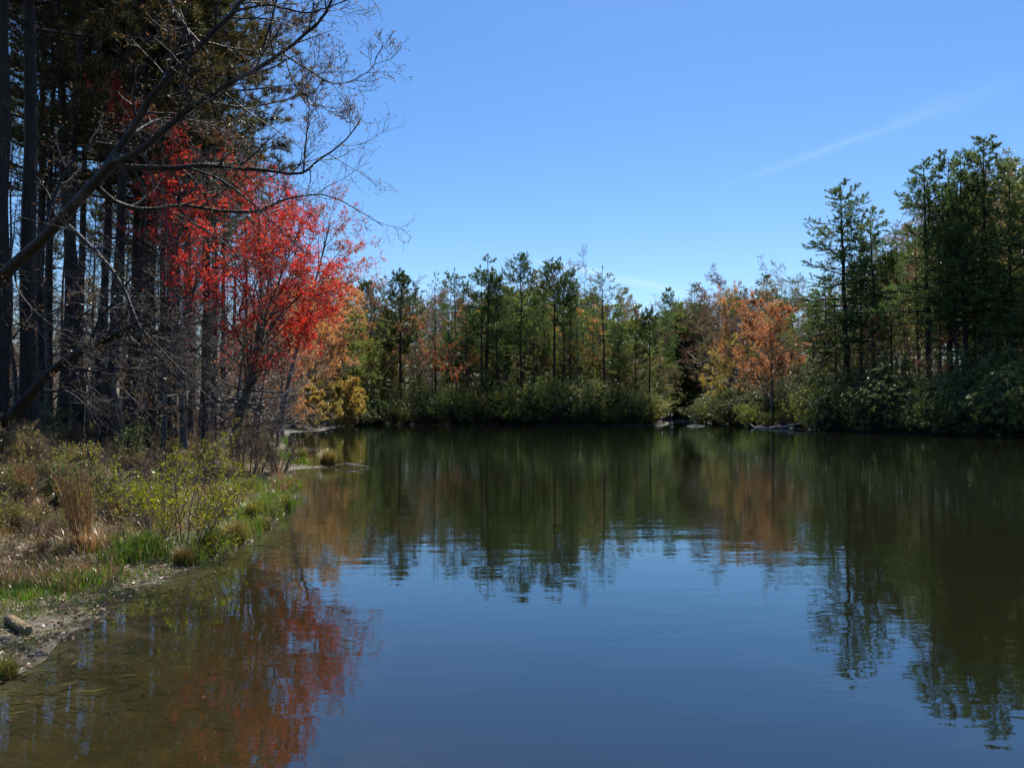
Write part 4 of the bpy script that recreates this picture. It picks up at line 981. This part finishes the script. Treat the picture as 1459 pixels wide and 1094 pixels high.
def strands(mb, rng, base, H, width, lean, mat=0, bend=.5):
    """grass blades: base (N,3), bent strips"""
    N = len(base); az = rng.random(N) * 6.28
    H = np.broadcast_to(H, (N,)) * rng.uniform(.55, 1.15, N); ln = np.abs(rng.normal(lean, lean * .5, N))
    dh = np.stack([np.cos(az), np.sin(az), az * 0], 1); side = np.stack([-np.sin(az), np.cos(az), az * 0], 1) * (width / 2)
    side = side * rng.uniform(.6, 1.3, (N, 1))
    pts = []
    for t in (0, .4, .75, 1.0):
        p = base + dh * (ln * t ** 2 * H)[:, None]; p = p + np.array([0, 0, 1.0]) * (H * (t - bend * ln * t ** 2 * .6))[:, None]; pts.append(p)
    V = np.stack([pts[0] - side, pts[0] + side, pts[1] - side * .9, pts[1] + side * .9, pts[2] - side * .6, pts[2] + side * .6, pts[3]], 1)
    i = np.arange(N)[:, None] * 7
    q = np.concatenate([i + np.array([0, 1, 3, 2]), i + np.array([2, 3, 5, 4])]); t3 = i + np.array([4, 5, 6])
    n0 = mb.n; mb.add(V.reshape(-1, 3), q, mat); mb.f.append((t3 + n0, mat, False))

def tussock(seed, n, R, H, mats, w=.006, lean=.5):
    rng = np.random.default_rng(seed); m = MB()
    k = rng.random(n)
    for j in range(len(mats)):
        kk = int(n / len(mats)); a = rng.random(kk) * 6.28; r_ = R * rng.random(kk) ** .5
        b = np.stack([np.cos(a) * r_, np.sin(a) * r_, -.03 + 0 * a], 1); b[:, 2] += H * .35 * (1 - (r_ / R) ** 2)
        strands(m, rng, b, H, w, lean, j)
    return m.mesh('tuft', mats)
TUS = [tussock(650, 900, .17, .26, [STRAW, MOSSY, GRASS]), tussock(651, 1100, .2, .42, [STRAW, STRAW, MOSSY]), tussock(652, 700, .13, .36, [GRASS, GRASS, STRAW], .009, .35)]
def broom(seed):
    rng = np.random.default_rng(seed); m = MB(); n = 60
    a = rng.random(n) * 6.28
    P = curves(rng, np.stack([np.cos(a) * .07, np.sin(a) * .07, a * 0], 1), np.stack([np.cos(a) * .12 - .12, np.sin(a) * .12, np.ones(n)], 1), rng.uniform(.7, 1.25, n), 7, .035, -.012)
    tubes(m, P, np.full((n, 7), .0035), 3, 0)
    p, d = pts_on(rng, P, np.full((n, 7), .003), 22, .3, 1); blades(m, rng, p, d, 2, .07, .006, .25, 0)
    b = np.stack([rng.normal(0, .12, 500), rng.normal(0, .12, 500), np.zeros(500)], 1); strands(m, rng, b, .4, .006, .6, 0)
    return m.mesh('broomsedge_plant', [BROOM])

def near_word(px):
    return 'under the big textured pine' if px < 70 else ('below the leaning pines' if px < 150 else ('beside the fallen dark branch' if px < 230 else ('before the red maple trunk' if px < 345 else 'at the grassy shore edge')))
def put_px(kind, proto, px, py, s, label, cat, group=None, dz=-.03, wide=1.0):
    x, y = gpix(px, py)
    return place(kind, proto, (x, y, h1(x, y) + dz), RN.random() * 6.28, (s * wide, s * wide, s), label, cat, group)
for (px, py, s, lab) in ((262, 790, 1.25, 'yellow green leafed bush, largest on the near bank'), (225, 770, .95, 'yellow green bush left of the largest one'), (300, 765, 1.05, 'yellow green bush right of the largest one'),
                         (330, 735, .9, 'small yellow green bush toward the water'), (245, 735, 1.0, 'yellow green bush behind the largest one'), (288, 700, 1.25, 'tall thin yellow green bush reaching toward the red maple trunk'),
                         (345, 705, .7, 'low yellow green bush near the shore edge'), (385, 745, .45, 'tiny yellow green bush at the waterline'), (205, 745, .8, 'sparse yellow green bush beside the broomsedge'),
                         (40, 672, .6, 'small yellow sprigs under the big textured pine'), (310, 800, .5, 'short yellow green sprigs close to the mud')):
    put_px('leafy_bush', SC_LIME[RN.integers(2)][0], px, py, s, lab, 'bush')
put_px('leafy_bush', SC_ORN[0][0], 412, 712, .8, 'small orange leafed bush at the shore edge before the sandy spit', 'bush')
put_px('leafy_bush', SC_ORN[0][0], 150, 830, .35, 'small orange brown sprig in the grass near the mud', 'bush')
for (px, py, s, lab) in ((185, 668, 1.1, 'glossy leafed rhododendron sapling with pale glints beyond the fallen branch'), (95, 725, .8, 'glossy leafed rhododendron sapling behind the broomsedge'), (70, 700, .7, 'glossy leafed sapling under the big textured pine'),
                         (150, 705, .6, 'low glossy leafed sapling by the fallen dark branch'), (228, 640, 1.6, 'taller glossy leafed sapling before the slender trunks'), (8, 715, .8, 'glossy leafed sapling at the left edge'), (66, 628, 1.1, 'glossy leafed sapling at the foot of the leaning pine')):
    put_px('rhododendron', SC_RH[RN.integers(2)][0], px, py, s, lab, 'shrub')
for i in range(270):
    px = RN.uniform(-60, 410); py = 612 + 190 * RN.random() ** 1.3
    x, y = gpix(px, py); d = float(shore_dist(x, y)[0])
    if d < 1.0: continue
    sh = 'brown twiggy shrub'; k = 'far' if y > 18 else 'near'
    lab = f'{sh} {near_word(px)}' + (' toward the woods' if y > 18 else ' on the near slope')
    s = RN.uniform(.5, 1.05) * (1 if d > 2.2 else .5) * (.65 if y < 12.5 else (.85 if y < 16 else 1))
    place('twiggy_shrub', SC_MIX[RN.integers(len(SC_MIX))][0], (x, y, h1(x, y) - .03), RN.random() * 6.28, s, lab, 'shrub', lab.replace('shrub', 'shrubs', 1))
for i in range(70):
    y = 24 + 60 * RN.random(); t = np.interp(y, [20, 29, 37, 56, 70, 83, 114], [-5.6, -7.4, -11, -16.8, -21, -24.3, -27.5]); x = t - .8 - abs(RN.normal()) * 4
    place('twiggy_shrub', SC_BARE[RN.integers(3)][0], (x, y, h1(x, y) - .05), RN.random() * 6.28, RN.uniform(.9, 1.9), 'brown twiggy shrub along the shore beyond the sandy spit', 'shrub', 'brown twiggy shrubs along the shore beyond the spit')
bm_ = broom(660)
for (px, py, s, lab) in ((118, 785, 1.05, 'tall straw orange broomsedge clump standing on the near bank'), (42, 730, .75, 'smaller straw coloured broomsedge clump at the left')):
    x, y = gpix(px, py); o = obj('broomsedge', bm_); o.location = (x, y, h1(x, y)); o.scale = (s, s, s); tag(o, lab, 'grass clump')
for (px, py, m_, s, lab) in ((374, 753, 0, .8, 'round grass tussock sitting in the water by the bank'), (468, 662, 1, 1.5, 'dark grass tussock on the tip of the sandy spit'), (332, 778, 1, .9, 'dry brown tussock on the waterline left of the round tussock'),
                             (262, 806, 1, .6, 'small dry tussock at the mud edge'), (3, 972, 0, .6, 'grass tussock at the lower left corner by the water'),
                             (300, 790, 2, .9, 'green sedge tuft on the mud edge'), (405, 728, 2, 1.0, 'green sedge tuft at the shore bend'), (360, 745, 2, 1.0, 'green sedge tuft behind the round tussock'), (428, 658, 2, 1.6, 'green sedge tuft at the root of the sandy spit')):
    x, y = gpix(px, py); o = obj('grass_tussock', TUS[m_]); o.location = (x, y, max(h1(x, y), -.05)); o.scale = (s, s, s); o.rotation_euler = (0, 0, RN.random() * 6); tag(o, lab, 'grass tussock')

# countless ground cover
rng = np.random.default_rng(900)
def bank_pts(n, y0, y1, d0, d1, power=1.6):
    y = y0 * (y1 / y0) ** rng.random(n) if y0 > 0 else rng.uniform(y0, y1, n)
    sx = np.interp(y, [p[1] for p in SHORE_LEFT[2:19]], [p[0] for p in SHORE_LEFT[2:19]])
    x = sx - d0 - (d1 - d0) * rng.random(n) ** power
    d = shore_dist(x, y)
    return x, y, d
g = MB(); s = MB(); ms = MB(); lt = MB()
x, y, d = bank_pts(60000, 4.0, 34, .05, 9, 1.3)
n = fbm(x, y, .55, 11); k = (n > .50) & (rng.random(len(x)) < np.clip((n - .5) * 7, .08, .8)) & (d > .35) & (rng.random(len(x)) < np.clip(1.25 - d / 8, .1, 1)); xg, yg = x[k], y[k]
strands(g, rng, np.stack([xg, yg, height(xg, yg) - .01], 1), .07 + .10 * np.clip(fbm(xg, yg, .9, 12) * 2 - .6, 0, 1), .007, .35, 0)
for (px, py, r_, cnt, H) in ((205, 790, .45, 1500, .3), (185, 800, .35, 700, .22), (395, 722, .5, 1500, .4), (335, 765, .45, 1100, .38), (398, 655, 1.2, 2200, .45), (440, 662, .9, 900, .4), (418, 700, .6, 1200, .45), (300, 782, .35, 700, .3),
                              (110, 828, .6, 1500, .16), (45, 845, .6, 1200, .13), (350, 700, .9, 1500, .35), (270, 800, .3, 500, .25), (415, 630, 2.5, 1600, .5), (370, 735, .6, 1200, .4)):
    cx, cy_ = gpix(px, py); a = rng.random(cnt) * 6.28; rr = r_ * np.abs(rng.normal(0, .55, cnt)); X = cx + np.cos(a) * rr; Y = cy_ + np.sin(a) * rr * 1.3
    ok = shore_dist(X, Y) > -.15; X, Y = X[ok], Y[ok]
    strands(g, rng, np.stack([X, Y, height(X, Y) - .02], 1), H, .012, .3, 0)
x, y, d = bank_pts(170000, 4.2, 70, .1, 14, 1.1)
k = (fbm(x, y, .7, 21) > .40) & (d > .9 - .75 * (fbm(x, y, .9, 23) > .5)); k &= ~((y < 8.6) & (d < 1.9)); x, y = x[k], y[k]
strands(s, rng, np.stack([x, y, height(x, y) - .01], 1), .10 + .26 * np.clip(fbm(x, y, .8, 22) * 2 - .5, 0, 1), .006, .55, 0)
x, y, d = bank_pts(190000, 4.0, 26, .0, 4.2, .9); k = (d > .04) & (fbm(x, y, 1.3, 31) > .34); x, y = x[k], y[k]
strands(ms, rng, np.stack([x, y, height(x, y) - .005], 1), .045, .006, .9, 0)
x, y, d = bank_pts(52000, 4.0, 45, -.15, 11, 1.0)
k = (fbm(x, y, 1.1, 41) > .42) | (rng.random(len(x)) < .25) | (np.abs(d) < .35); x, y = x[k], y[k]
c0 = np.stack([x, y, np.maximum(height(x, y), 0.0) + .012 + .02 * rng.random(len(x))], 1)
leaves(lt, rng, c0, np.stack([rng.normal(size=len(x)), rng.normal(size=len(x)), .12 * rng.normal(size=len(x))], 1), 1, .045, .03, .05, .1, 0)
for mb, nm, mt, lab in ((g, 'grass', GRASS, 'fresh green grass blades along the near left bank'), (s, 'dry_grass', STRAW, 'dry straw coloured grass over the left bank'),
                        (ms, 'moss', MOSSY, 'low mossy growth on the mud beside the water'), (lt, 'fallen_leaves', LITTER, 'brown and pale fallen leaves littering the left bank')):
    o = obj(nm, mb.mesh(nm, [mt])); tag(o, lab, 'ground cover', None, 'stuff')
# weeds lying under the surface of the shallows
wd = MB(); n = 3500
y = rng.uniform(3.6, 14, n); sx = np.interp(y, [p[1] for p in SHORE_LEFT[2:19]], [p[0] for p in SHORE_LEFT[2:19]]); x = sx + .1 + 2.6 * rng.random(n) ** 1.4
k = fbm(x, y, 1.2, 51) > .5; x, y = x[k], y[k]; hz = height(x, y)
zz = np.minimum(-.015, hz + rng.uniform(.02, .15, len(x)))
leaves(wd, rng, np.stack([x, y, zz], 1), np.stack([np.full(len(x), 1.0), np.full(len(x), .35), np.zeros(len(x))], 1), 1, .14, .012, 1.0, .3, 0, .05)
o = obj('water_weeds', wd.mesh('water_weeds', [WEED])); tag(o, 'olive weed strands lying in the shallow water', 'water weeds', None, 'stuff')

fl = MB(); n = 110
y = 4.4 * (60 / 4.4) ** rng.random(n); sx = np.interp(y, [p[1] for p in SHORE_LEFT[2:24]], [p[0] for p in SHORE_LEFT[2:24]]); x = sx + .05 + 1.6 * rng.random(n) ** 3
k = shore_dist(x, y) < -.02; x, y = x[k], y[k]
leaves(fl, rng, np.stack([x, y, np.full(len(x), .004)], 1), np.stack([rng.normal(size=len(x)), rng.normal(size=len(x)), np.zeros(len(x))], 1), 1, .035, .022, .05, .1, 0, .05)
o = obj('floating_leaves', fl.mesh('floating_leaves', [FLOAT])); tag(o, 'small leaves floating on the water close to the left bank', 'leaves', None, 'stuff')
# ---- small log, fallen branches, driftwood, marker
def simple_wood(name, guide_world, radii, label, cat, mat=DRIFT, sides=12, lump=.05, twigs=0):
    rg = np.random.default_rng(abs(hash(name + label)) % 1000 if False else len(label) * 7)
    P = np.array(guide_world, float); base = P[0].copy(); n = 14
    t = np.linspace(0, len(P) - 1, n); i = np.minimum(t.astype(int), len(P) - 2); f = (t - i)[:, None]
    C = P[i] * (1 - f) + P[i + 1] * f - base
    R = np.interp(t, np.arange(len(radii)), radii)
    m = MB(); tubes(m, C, R, sides, 0, lump, rg)
    idx0 = np.arange(sides)[::-1][None]; m.f.append((idx0, 0, False))
    if twigs:
        B, Rk = kids(rg, C[None], R[None], twigs, .15, 1, 45, 12, .4, 6, .12, .02, .5, .008); tubes(m, B, Rk, 5, 0)
        B2, R2 = kids(rg, B, Rk, 3, .3, 1, 45, 12, .5, 4, .15, .02, .6, .006); tubes(m, B2, R2, 4, 0)
    o = obj(name, m.mesh(name, [mat])); o.location = base; tag(o, label, cat); return o
LOGM = barkmat('cut_log_wood', (0.16, 0.11, 0.055), (0.36, 0.26, 0.14), 14, .7, .5)
xa, ya = gpix(11, 893); xb, yb = gpix(35, 912); xb, yb = xa + (xb - xa) * .9, ya + (yb - ya) * .75
za, zb = h1(xa, ya) + .05, h1(xb, yb) + .045
lp = lambda t: (xa + (xb - xa) * t, ya + (yb - ya) * t, za + (zb - za) * t)
simple_wood('log', [lp(0), lp(.06), lp(.5), lp(.94), lp(1)], [.034, .043, .046, .044, .038], 'short tan chunk of log lying on the muddy bank at the lower left', 'log', LOGM, 16, .05)
for (a, b, c_, lab) in (((118, 692), (170, 668), (240, 640), 'dark fallen branch lying across the dry brush'), ((125, 700), (165, 690), (205, 668), 'second dark branch forking below the fallen branch')):
    pts = []
    for j, (px, py) in enumerate((a, b, c_)):
        x, y = gpix(px, py + 22); pts.append((x, y, h1(x, y) + .05 + .12 * j))
    simple_wood('fallen_branch', pts, [.045, .032, .015], lab, 'branch', BARK_DARK, 8, .04, 5)
def wpt(px, D, z): return ((px - 729.5) / F * D, D, z)
simple_wood('fallen_log', [wpt(1078, 101.5, .02), wpt(1108, 100.5, .12), wpt(1150, 98.5, .75)], [.1, .14, .2], 'pale grey fallen log slanting into the water on the right bank', 'log', DRIFT, 10, .05, 4)
simple_wood('fallen_log', [wpt(1068, 108, .5), wpt(1077, 103, -.05)], [.07, .05], 'short pale branch sticking out of the water left of the fallen log', 'branch', DRIFT, 8, .05, 0)
simple_wood('driftwood', [wpt(1096, 99, .06), wpt(1112, 99.5, .14), wpt(1128, 99, .25)], [.1, .08, .05], 'pale driftwood piece lying against the fallen log', 'driftwood', DRIFT, 8, .08, 3)
simple_wood('driftwood', [wpt(978, 118, .03), wpt(990, 118, .06), wpt(1003, 117, .02)], [.05, .08, .04], 'low pale driftwood floating before the narrow inlet', 'driftwood', DRIFT, 8, .1, 2)
simple_wood('driftwood', [wpt(1048, 134, .05), wpt(1060, 133, .08)], [.08, .05], 'small pale driftwood at the foot of the bright green rhododendron', 'driftwood', DRIFT, 8, .1, 1)
simple_wood('driftwood', [wpt(962, 184, .12), wpt(985, 185, .12), wpt(1000, 184, .1)], [.14, .16, .1], 'long tan log lying at the back of the narrow inlet', 'driftwood', DRIFT, 8, .06, 2)
simple_wood('fallen_branch', [(-6.5, 28.9, .05), (-6.0, 28.7, .14), (-5.3, 28.6, .04)], [.03, .025, .01], 'thin pale branch in the water off the tip of the sandy spit', 'branch', DRIFT, 8, .05, 5)
for j, (px0, py0, px1, py1) in enumerate(((1188, 455, 1245, 442), (1150, 480, 1215, 462), (1178, 500, 1228, 472), (1180, 545, 1220, 515), (1150, 540, 1200, 518))):
    pass
WHITE = newmat('white_paint')
m_, nt_ = WHITE; p_ = nt_.nodes.new('ShaderNodeBsdfPrincipled'); nz_ = nt_.nodes.new('ShaderNodeTexNoise'); nz_.inputs['Scale'].default_value = 30
lk(nt_, ramp(nt_, [(.3, (.62, .6, .55)), (.7, (.8, .8, .78))], nz_.outputs[0]), p_.inputs['Base Color']); o_ = nt_.nodes.new('ShaderNodeOutputMaterial'); lk(nt_, p_.outputs[0], o_.inputs[0])
e = bpy.data.objects.new('marker_post', None); COL.objects.link(e); e.location = wpt(956.5, 135, 0)
a = MB(); tubes(a, [(0, 0, -.6), (0, 0, .6), (0.02, 0, 1.5)], [.06, .055, .05], 8); obj('post', a.mesh('post', [DRIFT]), e)
a = MB(); tubes(a, [(0.02, 0, 1.35), (0.02, 0, 1.42), (0.02, 0, 1.72), (0.02, 0, 1.78)], [.1, .2, .2, .1], 10); obj('cap', a.mesh('cap', [m_]), e)
for sx_ in (-.16, .2):
    a = MB(); tubes(a, [(sx_, 0, .02), (sx_, 0, .1), (sx_, 0, .3), (sx_, 0, .36)], [.06, .13, .12, .05], 10); obj('float', a.mesh('float', [m_]), e)
tag(e, 'white topped marker post standing in the water off the tip of the wooded point', 'marker')
